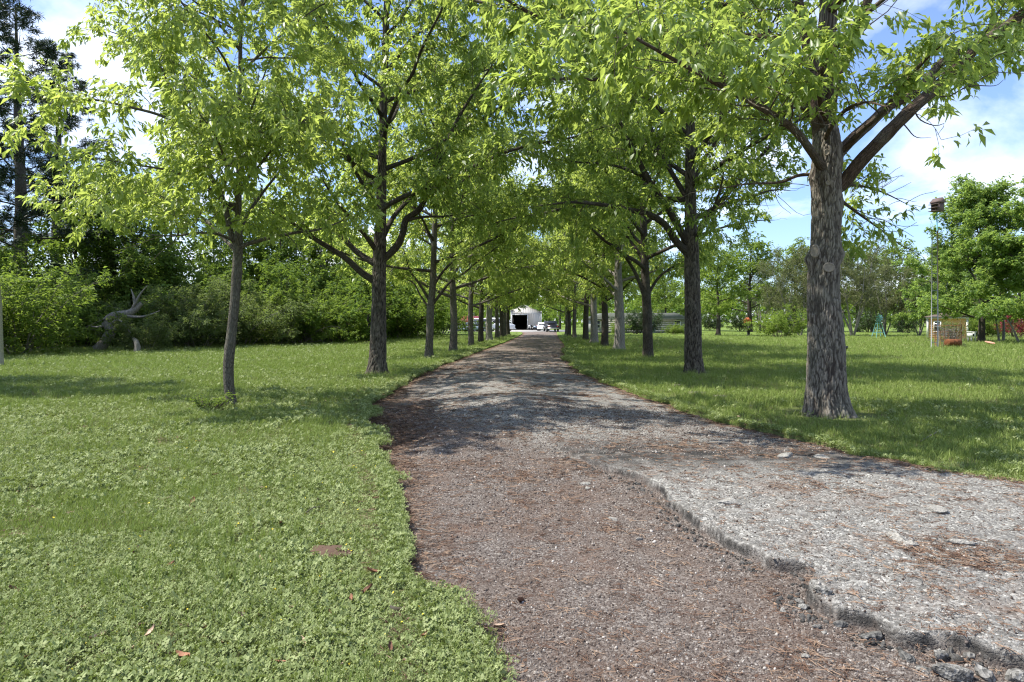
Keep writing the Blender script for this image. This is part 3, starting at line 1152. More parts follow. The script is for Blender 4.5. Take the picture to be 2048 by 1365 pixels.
def trunk_mesh(name, line, rad, mat, sides=40, step=0.06, hero=False, seed=0, knobs=(), flare=0.5, fl_h=0.2, roots=5, fine_h=7.0):
    """A trunk with root flare, lumps and (for near trees) real furrowed bark plates."""
    line = np.asarray(line, float)
    L = np.linalg.norm(np.diff(line, axis=0), axis=1).sum()
    s = np.concatenate([[0], np.cumsum(np.linalg.norm(np.diff(line, axis=0), axis=1))])
    zf = min(L, fine_h)
    q = np.concatenate([np.arange(0, zf, step), np.linspace(zf, L, max(3, int((L - zf) / 0.16)))])
    n = len(q)
    dense = smooth_line(line, 600)
    sd = np.concatenate([[0], np.cumsum(np.linalg.norm(np.diff(dense, axis=0), axis=1))])
    sd *= L / sd[-1]
    ctr = np.stack([np.interp(q, sd, dense[:, k]) for k in range(3)], 1)
    R = np.interp(q, s, rad)
    th = np.arange(sides) * 2 * PI / sides
    ph = seed * 1.7
    fl = flare * np.exp(-np.maximum(q, 0) / fl_h)[:, None] * (1 + 0.38 * np.cos(roots * th + ph) + 0.22 * np.cos((roots + 2) * th + 2 * ph))[None]
    RR = R[:, None] * (1 + fl)
    TH = np.repeat(th[None], n, 0)
    ZQ = np.repeat(q[:, None], sides, 1)
    pc = np.stack([np.cos(TH) * R[:, None], np.sin(TH) * R[:, None], ZQ], -1).reshape(-1, 3)
    RR = RR * (1 + 0.045 * fbm(pc * np.array([2.2, 2.2, 1.3]) + seed, 3, seed).reshape(n, sides))
    for (a, z, amp, sa, sz) in knobs:
        da = (TH - a + PI) % (2 * PI) - PI
        RR = RR + amp * np.exp(-(da / sa) ** 2 - ((ZQ - z) / sz) ** 2)
    fur = None
    if hero:
        wf = np.array([7, 7, 2.6])
        w = np.stack([fbm(pc * wf + 3, 3, 3), fbm(pc * wf + 7, 3, 5), fbm(pc * wf + 1, 3, 9)], 1) * np.array([0.036, 0.036, 0.12])
        f1, f2 = worley((pc + w) * np.array([28, 28, 4.8]), seed + 3)
        f = sstep(f2 - f1, 0.0, 0.30)
        r = 1 - np.abs(fbm((pc + w) * np.array([15, 15, 3.6]), 4, seed + 5)) * 3.0
        g1, g2 = worley((pc + w * 1.5) * np.array([52, 52, 15]), seed + 8)
        fine = sstep(g2 - g1, 0.0, 0.3)
        bark = np.clip(0.46 * f + 0.38 * np.clip(r, 0, 1) + 0.16 * fine, 0, 1)
        bark = sstep(bark, 0.18, 0.9)
        fade = np.clip(1.0 - 0.25 * ZQ.ravel() / 6, 0.6, 1)
        RR = RR + ((bark - 0.6) * 0.026 * fade).reshape(n, sides) * min(1.0, R[0] / 0.25)
        fur = bark
    V = np.stack([ctr[:, 0, None] + RR * np.cos(TH), ctr[:, 1, None] + RR * np.sin(TH), np.repeat(ctr[:, 2, None], sides, 1)], -1).reshape(-1, 3)
    i = np.arange(n - 1)[:, None] * sides
    j = np.arange(sides)[None]
    j2 = (j + 1) % sides
    Q = np.stack([i + j, i + j2, i + sides + j2, i + sides + j], -1).reshape(-1, 4)
    me = mesh_n(name, V, Q, mat, True)
    add_vec(me, 'barkco', pc)
    if fur is not None:
        add_attr(me, 'furrow', fur, 'POINT')
    return me


def limb_mesh(name, line, r0, r1, mat, sides=10):
    P = smooth_line(line, max(10, len(line) * 5))
    n = len(P)
    R = r1 + (r0 - r1) * (1 - np.linspace(0, 1, n)) ** 0.85
    R[:3] *= np.array([1.35, 1.18, 1.06])         # collar where it leaves the trunk
    V, Q = tube_arr(P, R, sides)
    V = V + 0.10 * np.repeat(R, sides)[:, None] * fbm(V * 6, 3, 4)[:, None] * (V - np.repeat(P, sides, 0)) / (np.repeat(R, sides)[:, None] + 1e-6)
    me = mesh_n(name, V, Q, mat, True)
    add_vec(me, 'barkco', bark_co(P, R, sides, float(P[-1].sum()) % 5))
    return me


def auto_limbs(rng, trunk_line, rad, n, z0, z1, len0, len1, el0, el1, az0=None, trop=0.02, avoid=None, ramp=1.0, reach=None):
    """Limbs spiralling up a trunk: (line, r0, r1)."""
    out = []
    tl = np.asarray(trunk_line, float)
    az = rng.uniform(0, 2 * PI) if az0 is None else az0
    for i in range(n):
        f = (i + rng.uniform(-.25, .25)) / max(1, n - 1)
        f = min(max(f, 0), 1)
        z = z0 + (z1 - z0) * f
        az += 2.399 + rng.normal(0, 0.3)
        el = math.radians(el0 + (el1 - el0) * f + rng.normal(0, 5))
        L = (len0 + (len1 - len0) * f ** ramp) * rng.uniform(0.85, 1.15)
        if reach is not None:
            L *= 1 + 0.42 * max(0.0, math.cos(az - reach))
        p = np.array([np.interp(z, tl[:, 2], tl[:, k]) for k in range(3)])
        if avoid is not None and avoid(az % (2 * PI), z):
            az += 1.0
        d = np.array([math.cos(az) * math.cos(el), math.sin(az) * math.cos(el), math.sin(el)])
        r = np.interp(z, tl[:, 2], rad)
        line = wander(rng, p, d, L, 9, 0.07, trop, -0.05)
        r0 = min(0.55 * r, 0.014 * L + 0.022)
        out.append((line, r0, 0.010))
    return out


def assemble(root_name, label, cat, loc, rz, group, tr_me, limbs, tubes, lv, P, rng, mats, rich=False, single=0, cam_local=None):
    """Link a tree as one thing: trunk, limbs, twigs, foliage (and, on the nearest trees, its largest leaves one by one)."""
    root = thing(root_name, label, cat, loc, rz, group)
    link('trunk', tr_me, root)
    for k, (line, r0, r1) in enumerate(limbs):
        link('limb', limb_mesh('limb', line, r0, r1, mats['limb'], 10 if rich else 7), root)
    tm = tubes.mesh('twigs', mats['twig'])
    if tm is not None:
        tag(link('twigs', tm, root), kind='stuff')
    arr = lv.arrays()
    if single and cam_local is not None:
        p = arr[0]
        rel = p - cam_local
        inside = (rel[:, 1] > 1) & (np.abs(rel[:, 0]) < 0.73 * rel[:, 1]) & (rel[:, 2] < 0.46 * rel[:, 1])
        size = np.where(inside, arr[2] / np.linalg.norm(rel, axis=1), 0)
        pick = np.argsort(-size)[:single]
        V, Fc, per = leaf_geometry(np.zeros((6, 3)), np.tile([[0.0, 0.35, -0.93]], (6, 1)) + rng.normal(0, .12, (6, 3)), np.ones(6), P['leaf_w'], rng, True)
        kinds_ = []
        for q in range(6):
            me = mesh_n('leaf', V[q * 5:q * 5 + 5], Fc[q * 4:q * 4 + 4] - q * 5, mats['leaf'])
            add_attr(me, 'tint', np.full(4, 0.25 + 0.11 * q), 'FACE')
            kinds_.append(me)
        for q, i in enumerate(pick):
            o = link('leaf', kinds_[q % 6], root, tuple(arr[0][i]))
            o.rotation_euler = (rng.normal(0, .5), rng.normal(0, .4), rng.uniform(0, 2 * PI))
            o.scale = (float(arr[2][i]),) * 3
        msk = np.ones(len(p), bool)
        msk[pick] = False
        arr = tuple(a[msk] for a in arr)
    tag(link('foliage', leaf_mesh('foliage', arr, P['leaf_w'], rng, mats['leaf'], rich), root), kind='stuff')
    return root


def fork_twigs(rng, tubes, lines, r):
    for ln in lines:
        tubes.add(smooth_line(ln, 12), np.linspace(r, 0.003, 12), 5)


# positions of the avenue trees: photo pixel of the trunk's foot
L_FEET = [(465, 815), (755, 750), (858, 718), (906, 704.7), (942.6, 693.6), (962, 688), (978.7, 682.4), (993.6, 678.7), (1002.5, 676), (1009, 674), (1016.4, 671.9)]
R_FEET = [(1655, 835), (1388, 748), (1296, 716), (1238, 701), (1208.8, 694.5), (1188, 688), (1171.7, 682.4), (1149, 677), (1138, 673), (1132.6, 671)]
LP = [on_ground(*p) for p in L_FEET]
RP = [on_ground(*p) for p in R_FEET]
FEET = [(x, y, r) for (x, y), r in zip(LP[:4], (0.3, 0.55, 0.45, 0.5))] + [(x, y, r) for (x, y), r in zip(RP[:4], (0.75, 0.62, 0.5, 0.5))]


def pxline(base, pts):
    """Traced limb: (px, py, metres nearer/farther than the trunk) to tree coordinates."""
    bx, by, bz = base
    out = []
    for px, py, dy in pts:
        w = at(px, py, by + dy)
        out.append(w - np.array([bx, by, bz]))
    return np.array(out)


def rooted(l, ln):
    """Start a traced limb inside the trunk."""
    z = max(l[0, 2] - 0.10, 0.3)
    c = np.array([np.interp(z, ln[:, 2], ln[:, 0]), np.interp(z, ln[:, 2], ln[:, 1]), z])
    return np.concatenate([[c], l]) if np.hypot(*(l[0, :2] - c[:2])) < 0.45 and np.linalg.norm(l[0] - c) > 0.08 else l


def hero_right():
    """The big tree at the right of the driveway, nearest the camera."""
    x, y = RP[0]
    z = gz(x, y)
    base = (x, y, z)
    rng = np.random.default_rng(11)
    prof = [(1657, 838, 38), (1655, 815, 39), (1652, 790, 40), (1652, 750, 39.5), (1652, 700, 38), (1650, 650, 35.5), (1647, 600, 33), (1647, 550, 32.5), (1651, 505, 31.5), (1652, 460, 30),
            (1652, 400, 30), (1652, 350, 31), (1653, 300, 30), (1651, 262, 26), (1649, 220, 21), (1651, 150, 20), (1653, 80, 19), (1657, 0, 17.5), (1660, -160, 14), (1655, -330, 9), (1650, -470, 3)]
    ln = pxline(base, [(a, b, 0.0) for a, b, _ in prof])
    ln[0, 2] = -0.12
    rad = np.array([c for _, _, c in prof]) * y / F * 0.90
    kn = [(PI * 0.98, 2.80 - z, 0.085, 0.55, 0.11), (0.05, 2.86 - z, 0.075, 0.5, 0.13), (-PI * 0.56, 2.50 - z, 0.035, 0.4, 0.10), (-PI * 0.55, 3.92 - z, 0.03, 0.3, 0.09), (0.0, 3.7 - z, 0.06, 0.5, 0.22),
          (0.25, 4.55 - z, 0.06, 0.6, 0.25), (PI * 1.02, 4.15 - z, 0.05, 0.4, 0.14)]
    tr = trunk_mesh('trunk', ln, rad, M_BARK_HERO, 190, 0.016, True, 3, kn, 0.75, 0.24, 6, 5.6)
    traced = [
        # great right limb
        ([(1680, 372, 0), (1720, 325, -.2), (1770, 272, -.4), (1820, 222, -.6), (1856, 190, -.7), (1905, 145, -.8), (1960, 90, -.9), (2020, 48, -1.0), (2090, -10, -1.1), (2180, -60, -1.0)], 0.118, 0.05),
        # second right limb, behind
        ([(1672, 312, .1), (1705, 278, .35), (1740, 248, .6), (1775, 215, .9), (1830, 185, 1.2), (1890, 120, 1.5), (1960, 90, 1.8), (2040, 55, 2.2), (2120, 30, 2.5)], 0.105, 0.025),
        # upright left fork
        ([(1640, 268, 0), (1634, 215, -.15), (1627, 150, -.25), (1612, 80, -.35), (1597, 10, -.45), (1580, -80, -.6), (1555, -190, -.8), (1530, -300, -1.0)], 0.115, 0.035),
        # upright right fork
        ([(1656, 235, -.05), (1668, 170, -.3), (1690, 105, -.5), (1715, 50, -.7), (1738, -5, -.9), (1780, -100, -1.2), (1830, -220, -1.4)], 0.105, 0.025),
        # long left limb over the road
        ([(1645, 262, .1), (1594, 198, .0), (1532, 176, -.1), (1459, 158, -.2), (1397, 131, -.3), (1330, 108, -.4), (1254, 92, -.5), (1165, 76, -.6), (1075, 35, -.7), (980, -20, -.8)], 0.09, 0.018),
        ([(1459, 158, -.2), (1395, 146, -.5), (1340, 150, -.8), (1290, 161, -1.0), (1200, 160, -1.2), (1125, 158, -1.4), (1068, 161, -1.6)], 0.05, 0.012),
        # high left limb
        ([(1634, 200, .2), (1590, 130, .5), (1540, 70, .8), (1470, 20, 1.1), (1380, -20, 1.4), (1270, -60, 1.7)], 0.075, 0.015),
        # thin low limb to the left
        ([(1624, 350, .1), (1595, 352, .15), (1565, 364, .2), (1530, 367, .25), (1489, 369, .3), (1440, 378, .3)], 0.035, 0.008),
        # upper right limb
        ([(1690, 297, -.1), (1722, 262, -.5), (1765, 225, -1.0), (1800, 180, -1.6), (1850, 120, -2.2), (1905, 70, -2.8)], 0.06, 0.014),
        # hanging branch at the right
        ([(1682, 402, .3), (1720, 430, .7), (1745, 448, .9), (1775, 470, 1.0), (1800, 490, 1.1), (1822, 500, 1.15)], 0.03, 0.006),
        ([(1684, 372, .4), (1720, 372, .9), (1765, 385, 1.3), (1812, 408, 1.6)], 0.03, 0.006),
        # drooping sprays in front of the fork
        ([(1652, 275, -.2), (1672, 240, -.8), (1700, 215, -1.4), (1735, 205, -2.0), (1775, 215, -2.5)], 0.045, 0.008),
        ([(1646, 250, -.2), (1630, 225, -.9), (1600, 215, -1.5), (1560, 225, -2.0)], 0.04, 0.008),
        # towards the camera, left
        ([(1640, 330, -.2), (1590, 262, -1.2), (1520, 215, -2.2), (1430, 165, -3.0), (1330, 110, -3.6), (1240, 60, -4.0)], 0.07, 0.012),
        ([(1650, 240, -.2), (1640, 150, -1.4), (1700, 60, -2.4), (1780, -10, -3.2), (1880, -70, -3.8)], 0.07, 0.012),
    ]
    def keep(p):
        X, Y, Z = p[0] + x, p[1] + y, p[2] + z
        u, v = X / Y * F + 1024, HOR - (Z - CAM_H) / Y * F
        if Y < 5.5:
            return False
        lx, ly = X - S.x / S.z * Z, Y - S.y / S.z * Z
        if ly < 6.9 and lx < 6.0:
            return False
        if X > x + 2.35:                        # the crown's outer right side starts high up
            return Z > 5.75 - 0.22 * (X - x - 2.35) + 0.0 and Z > 5.2
        if X > x + 0.45 and Z < 4.9:
            return X < x + 1.55 and Z > 2.75 + 0.25 * abs(X - x - 1.0)
        if abs(X - x) < 1.0 and Y < y - 0.05 and Z > 5.55 - 0.25 * abs(X - x):
            return False
        if abs(X - x) < 0.55 and Y < y + 0.3:
            return Z > 4.72 + 0.3 * (X < x)
        if X < x - 0.4:
            return Z > 4.55 if X > x - 2.2 else Z > 4.35
        return Z > 4.4
    P = dict(DEF, keep=keep, sub_len=1.5, sub_len_end=0.8, leaf_len=0.178, leaf_w=0.35, leaves=25, sub_per_m=3.1, tint0=0.45)
    tb, lv = Tubes(), Leaves()
    limbs = []
    for k, (pts, r0, r1) in enumerate(traced):
        l = rooted(pxline(base, pts), ln)
        limbs.append((l, r0, r1))
        dn = {7: 0.6, 8: 0.4, 9: 2.2, 10: 2.2, 0: 0.7, 4: 1.3, 5: 1.6, 6: 1.3, 11: 0.8, 13: 1.8}.get(k, 1.0)
        PP = P
        if k in (9, 10):
            PP = dict(P, sub_len=0.85, sub_len_end=0.5, leaves=16)
        dress(rng, smooth_line(l, 26), r0, r1, tb, lv, PP, dn, start=0.42 if k in (0, 2, 3) else (0.15 if k in (9, 10) else 0.3))
    for l, r0, r1 in auto_limbs(rng, ln, rad, 12, 6.3, 12.4, 5.2, 2.8, 15, 55, reach=PI):
        limbs.append((l, r0, r1))
        dress(rng, l, r0, r1, tb, lv, P, 0.9)
    # bare dead twigs at the right, against the sky, and left of the trunk
    fork_twigs(rng, tb, [pxline(base, q) for q in (
        [(1862, 185, -.7), (1890, 196, -.75), (1925, 178, -.8), (1960, 160, -.85), (1985, 145, -.9), (2010, 146, -.9), (2060, 148, -.9)],
        [(1920, 135, -.8), (1965, 132, -.85), (2000, 108, -.9), (2060, 100, -.95)],
        [(1925, 178, -.8), (1950, 172, -.8), (1990, 172, -.8), (2007, 160, -.8)],
        [(1826, 216, -.62), (1840, 240, -.6), (1870, 252, -.6), (1890, 248, -.6), (1875, 270, -.6)],
        [(1800, 240, -.52), (1815, 258, -.55), (1832, 275, -.6), (1862, 276, -.6)])], 0.014)
    fork_twigs(rng, tb, [pxline(base, q) for q in (
        [(1618, 372, .2), (1585, 368, .3), (1545, 378, .3), (1570, 405, .3), (1600, 430, .3), (1622, 428, .3)],
        [(1565, 372, .3), (1550, 385, .3), (1560, 410, .3), (1582, 428, .3)])], 0.007)
    mats = dict(limb=M_BARK_RED, twig=M_TWIG, leaf=M_LEAF_A)
    root = assemble('oak_tree', 'massive oak with furrowed grey trunk and healed branch scars, closest right of the driveway', 'tree', base, 0, 'oaks lining the right of the driveway',
                    tr, limbs, tb, lv, P, rng, mats, True, 280, np.array([-x, -y, CAM_H - z]))
    # healed pruning scars with a raised rim
    for px, py, rx, rz_, az, dr in ((1643, 538, 0.075, 0.065, -PI * 0.56, 0.30), (1627, 505, 0.06, 0.09, -PI * 0.80, 0.325), (1637, 372, 0.034, 0.034, -PI * 0.60, 0.262), (1634, 312, 0.036, 0.045, -PI * 0.63, 0.258)):
        b = MB()
        b.lathe([(1.25, -0.3), (1.22, 0.25), (1.05, 0.42), (0.88, 0.22), (0.6, 0.2), (0.0, 0.24)], n=18)
        o = b.build('pruning_scar', M_SCAR, root, True)
        zz = CAM_H - (py - HOR) / F * y - z
        cx = np.interp(zz, ln[:, 2], ln[:, 0]); cy = np.interp(zz, ln[:, 2], ln[:, 1])
        o.location = (cx + dr * math.cos(az), cy + dr * math.sin(az), zz)
        o.rotation_euler = (PI / 2, 0, az + PI / 2)
        o.scale = (rx, rz_, 0.05)
    return root


def hero_left():
    """The slender leaning tree at the left, nearest the camera."""
    x, y = LP[0]
    z = gz(x, y)
    base = (x, y, z)
    rng = np.random.default_rng(21)
    prof = [(465, 818, 12.5), (462, 800, 12.5), (458, 770, 12), (457, 730, 12), (461, 690, 12), (465, 650, 11.5), (470, 600, 11.5), (473, 550, 11.5), (476, 510, 11), (477, 485, 10.5), (477, 430, 7.5),
            (478, 350, 6.5), (477, 250, 5.5), (480, 150, 5), (482, 50, 4.2), (488, -60, 3.2), (490, -160, 2), (490, -220, 1)]
    ln = pxline(base, [(a, b, 0.0) for a, b, _ in prof])
    ln[0, 2] = -0.1
    rad = np.array([c for _, _, c in prof]) * y / F * 0.82
    tr = trunk_mesh('trunk', ln, rad, M_BARK_YOUNG, 48, 0.03, False, 5, [(PI, 1.2, 0.012, .5, .1), (0.2, 2.6, .02, .5, .1)], 0.45, 0.11, 4)
    traced = [
        ([(479, 497, 0), (500, 487, -.1), (540, 476, -.2), (590, 466, -.3), (640, 459, -.4), (690, 440, -.5)], 0.045, 0.010),
        ([(474, 490, 0), (462, 468, 0), (452, 420, -.1), (442, 390, -.2), (415, 340, -.3), (385, 270, -.4), (350, 200, -.5), (320, 130, -.6)], 0.06, 0.012),
        ([(450, 410, -.1), (430, 385, -.4), (390, 362, -.7), (340, 342, -1.0), (270, 330, -1.3), (200, 318, -1.6)], 0.035, 0.008),
        ([(472, 485, 0), (440, 470, -.5), (400, 466, -1.0), (350, 472, -1.5), (300, 470, -1.9)], 0.03, 0.007),
        ([(470, 500, 0), (450, 480, .4), (410, 440, .9), (360, 410, 1.5), (300, 385, 2.1), (230, 370, 2.6)], 0.04, 0.008),
        ([(445, 400, -.1), (452, 360, -.2), (462, 320, -.5), (480, 270, -.9), (510, 200, -1.3), (540, 120, -1.7)], 0.035, 0.008),
        ([(478, 470, 0), (495, 430, .4), (530, 380, .8), (570, 330, 1.2), (610, 270, 1.6)], 0.04, 0.008),
        ([(478, 345, 0), (500, 310, -.2), (540, 280, -.5), (590, 250, -.8), (650, 225, -1.1)], 0.035, 0.008),
        ([(385, 270, -.4), (330, 235, -.7), (260, 215, -1.0), (180, 200, -1.3), (110, 215, -1.5), (50, 235, -1.7)], 0.03, 0.007),
        ([(476, 260, 0), (430, 200, .4), (370, 140, .8), (290, 90, 1.2), (210, 60, 1.5)], 0.04, 0.008),
        ([(480, 150, 0), (540, 90, -.4), (600, 40, -.8), (660, 0, -1.1)], 0.03, 0.007),
        ([(479, 100, 0), (430, 40, -.6), (370, -10, -1.2), (300, -40, -1.6)], 0.03, 0.007),
        ([(477, 430, 0), (470, 380, -.8), (450, 320, -1.6), (430, 270, -2.3), (400, 230, -2.9)], 0.035, 0.008),
        ([(477, 380, 0), (520, 330, -.9), (560, 280, -1.7), (600, 240, -2.4)], 0.03, 0.007),
        ([(300, 385, 2.1), (240, 390, 1.6), (190, 400, 1.0), (140, 405, .6)], 0.02, 0.006),
    ]
    def keep(p):
        Z = p[2] + z
        X = p[0] + x
        if abs(X - x) < 0.35 and p[1] < 0.1:
            return Z > 3.5
        if X < x - 1.3:
            return Z > 3.05
        return Z > 3.15
    P = dict(DEF, keep=keep, sub_len=1.15, sub_len_end=0.6, leaf_len=0.158, leaf_w=0.35, leaves=30, sub_per_m=4.0, tint0=0.58)
    tb, lv = Tubes(), Leaves()
    limbs = []
    for k, (pts, r0, r1) in enumerate(traced):
        l = rooted(pxline(base, pts), ln)
        limbs.append((l, r0, r1))
        dress(rng, smooth_line(l, 20), r0, r1, tb, lv, P, 0.55 if k in (0,) else 1.0)
    for l, r0, r1 in auto_limbs(rng, ln, rad, 10, 5.6, 9.6, 3.4, 1.8, 12, 55):
        limbs.append((l, r0, r1))
        dress(rng, l, r0, r1, tb, lv, P, 1.0)
    mats = dict(limb=M_BARK_YOUNG, twig=M_TWIG, leaf=M_LEAF_Y)
    return assemble('oak_tree', 'slender young oak with thin leaning trunk and bright yellow-green leaves, closest on the left', 'tree', base, 0, 'oaks lining the left of the driveway',
                    tr, limbs, tb, lv, P, rng, mats, True, 280, np.array([-x, -y, CAM_H - z]))


def hero_mid(foot, prof, traced, label, group, seed, bark, leaf, zmin, auto, H, keepf=None, flare=0.5, tint0=0.45, dens=1.0, hero=True, leaves=19):
    x, y = foot
    z = gz(x, y)
    base = (x, y, z)
    rng = np.random.default_rng(seed)
    ln = pxline(base, [(a, b, 0.0) for a, b, _ in prof])
    ln[0, 2] = -0.1
    rad = np.array([c for _, _, c in prof]) * y / F * 0.93
    ln = np.concatenate([ln, [[ln[-1, 0] + 0.1, 0, H]]])
    rad = np.concatenate([rad, [0.012]])
    tr = trunk_mesh('trunk', ln, rad, bark, 88 if hero else 36, 0.035 if hero else 0.07, hero, seed, [], flare, 0.2, 5)
    P = dict(DEF, sub_len=1.75, sub_len_end=0.9, leaf_len=0.215, leaf_w=0.35, leaves=int(leaves * 1.15), sub_per_m=2.7, tint0=tint0, twig_per_m=4.8, twig_r=1.4, spread=0.07)
    P['keep'] = lambda p: p[2] + z > zmin and (keepf is None or keepf(p[0] + x, p[1] + y, p[2] + z))
    tb, lv = Tubes(), Leaves()
    limbs = []
    for pts, r0, r1 in traced:
        l = rooted(pxline(base, pts), ln)
        limbs.append((l, r0, r1))
        dress(rng, smooth_line(l, 22), r0, r1, tb, lv, P, dens, start=0.3)
    n, z0, z1, l0, l1, e0, e1 = auto
    for l, r0, r1 in auto_limbs(rng, ln, rad, n, z0, z1, l0, l1, e0, e1, reach=0.0 if x < 0 else PI):
        limbs.append((l, r0, r1))
        dress(rng, l, r0, r1, tb, lv, P, dens)
    mats = dict(limb=M_BARK_DK, twig=M_TWIG, leaf=leaf)
    return assemble('oak_tree', label, 'tree', base, 0, group, tr, limbs, tb, lv, P, rng, mats, False)


GL = 'oaks lining the left of the driveway'
GR = 'oaks lining the right of the driveway'

hero_right()
hero_left()
# second on the right
hero_mid(RP[1], [(1388, 750, 19), (1388, 735, 19), (1386, 700, 18.5), (1386, 650, 17.5), (1385, 600, 16.5), (1384, 550, 16), (1383, 500, 15), (1382, 460, 13.5), (1381, 400, 11.5), (1380, 300, 10), (1382, 200, 9), (1385, 100, 8), (1386, 0, 6.5)],
         [([(1374, 505, 0), (1350, 480, -.3), (1330, 450, -.6), (1298, 430, -.9), (1260, 421, -1.2), (1215, 412, -1.5), (1150, 405, -1.8), (1080, 412, -2.0)], 0.13, 0.015),
          ([(1376, 488, 0), (1355, 450, -.2), (1328, 405, -.5), (1300, 365, -.7), (1272, 310, -1.0), (1245, 255, -1.2), (1215, 205, -1.4), (1180, 150, -1.6)], 0.13, 0.02),
          ([(1300, 365, -.7), (1268, 345, -.4), (1220, 330, 0), (1160, 325, .4), (1100, 318, .8)], 0.06, 0.01),
          ([(1392, 470, 0), (1412, 440, .1), (1440, 405, .2), (1475, 365, .3), (1510, 325, .4), (1560, 270, .4), (1600, 215, .4)], 0.11, 0.02),
          ([(1390, 480, 0), (1405, 455, -.6), (1425, 420, -1.2), (1440, 380, -1.8), (1450, 330, -2.3)], 0.08, 0.012),
          ([(1376, 400, 0), (1340, 340, .6), (1310, 280, 1.2), (1290, 200, 1.8), (1280, 120, 2.3)], 0.09, 0.014),
          ([(1388, 360, 0), (1420, 300, .5), (1470, 240, .9), (1530, 190, 1.2)], 0.07, 0.012)],
         'stout oak with straight dark grey trunk, second along the right of the driveway', GR, 31, M_BARK_HERO_DK, M_LEAF_A, 3.5,
         (19, 4.8, 12.8, 6.0, 3.4, 14, 58), 14.0, lambda X, Y, Z: X < RP[1][0] + (2.3 if Z < 6.0 else 3.9), 0.42)
# second on the left
hero_mid(LP[1], [(755, 752, 19.5), (755, 735, 18.5), (756, 700, 17.5), (757, 650, 16), (758, 600, 15), (758, 560, 14.5), (759, 520, 14), (760, 480, 13), (762, 430, 11), (764, 350, 9.5), (766, 250, 8.5), (770, 120, 7.5), (774, 0, 6)],
         [([(745, 560, 0), (722, 545, -.2), (695, 520, -.4), (665, 500, -.6), (635, 482, -.8), (610, 466, -1.0), (575, 440, -1.2), (520, 415, -1.4)], 0.12, 0.016),
          ([(746, 525, 0), (715, 505, .2), (690, 480, .4), (668, 458, .6), (640, 425, .8), (605, 385, 1.0)], 0.11, 0.015),
          ([(772, 515, 0), (795, 492, -.1), (806, 465, -.2), (812, 440, -.2), (838, 420, -.3), (855, 385, -.4), (872, 335, -.5), (890, 295, -.6), (915, 240, -.7), (945, 190, -.8), (985, 130, -.9)], 0.12, 0.02),
          ([(815, 440, -.2), (850, 434, -.4), (890, 433, -.6), (940, 425, -.8)], 0.05, 0.01),
          ([(752, 500, 0), (730, 470, -.6), (705, 440, -1.2), (670, 400, -1.9), (640, 350, -2.5)], 0.09, 0.012),
          ([(768, 470, 0), (790, 430, .8), (830, 390, 1.6), (880, 350, 2.4), (940, 320, 3.1)], 0.09, 0.013),
          ([(762, 420, 0), (720, 360, -.5), (690, 300, -1.0), (650, 240, -1.4)], 0.08, 0.012)],
         'thick oak with heavy dark low limbs, second along the left of the driveway', GL, 41, M_BARK_HERO_DK, M_LEAF_A, 4.1,
         (20, 5.0, 12.8, 6.2, 3.4, 12, 58), 14.0, None, 0.5, tint0=0.5)
# third on the left: thinner, pale twigs
hero_mid(LP[2], [(858, 720, 9.5), (858, 700, 8.5), (860, 660, 8), (861, 620, 8), (863, 600, 8), (866, 560, 7), (868, 500, 6), (870, 440, 5.5), (872, 350, 4.5), (874, 250, 4)],
         [([(866, 608, 0), (880, 590, -.2), (900, 565, -.5), (930, 545, -.8), (960, 520, -1.1), (1000, 490, -1.4)], 0.07, 0.01),
          ([(857, 598, 0), (840, 570, -.2), (822, 545, -.4), (810, 510, -.6), (800, 470, -.8)], 0.07, 0.01),
          ([(855, 612, 0), (840, 590, .4), (825, 565, .9), (790, 552, 1.3), (760, 548, 1.8)], 0.05, 0.008),
          ([(868, 570, 0), (885, 545, .5), (920, 510, 1.2), (970, 470, 1.9), (1020, 440, 2.5)], 0.07, 0.01)],
         'thin oak with light grey upper trunk, third along the left of the driveway', GL, 51, M_BARK, M_LEAF_Y, 3.4,
         (18, 3.8, 11.7, 5.8, 3.0, 16, 58), 12.5, None, 0.4, tint0=0.5, dens=0.9, hero=False, leaves=19)
# third on the right
hero_mid(RP[2], [(1296, 717, 11), (1296, 700, 10.8), (1295, 660, 10.5), (1294, 620, 10), (1292, 580, 9.5), (1290, 540, 8.5), (1288, 480, 7.5), (1286, 400, 6.5), (1286, 300, 5)],
         [([(1288, 590, 0), (1270, 545, -.3), (1240, 500, -.7), (1205, 465, -1.0), (1160, 440, -1.3)], 0.10, 0.012),
          ([(1298, 585, 0), (1318, 555, .2), (1345, 535, .4), (1385, 515, .6)], 0.08, 0.012),
          ([(1286, 520, 0), (1270, 495, .5), (1262, 485, .8), (1230, 440, 1.6), (1190, 400, 2.3)], 0.09, 0.012)],
         'dark-trunked oak with low sprouts of leaves, third along the right of the driveway', GR, 61, M_BARK_DK, M_LEAF_A, 3.2,
         (18, 4.0, 12.2, 5.8, 3.0, 16, 58), 13.0, lambda X, Y, Z: X < RP[2][0] + 4.3, 0.45, dens=0.9, hero=False, leaves=19)


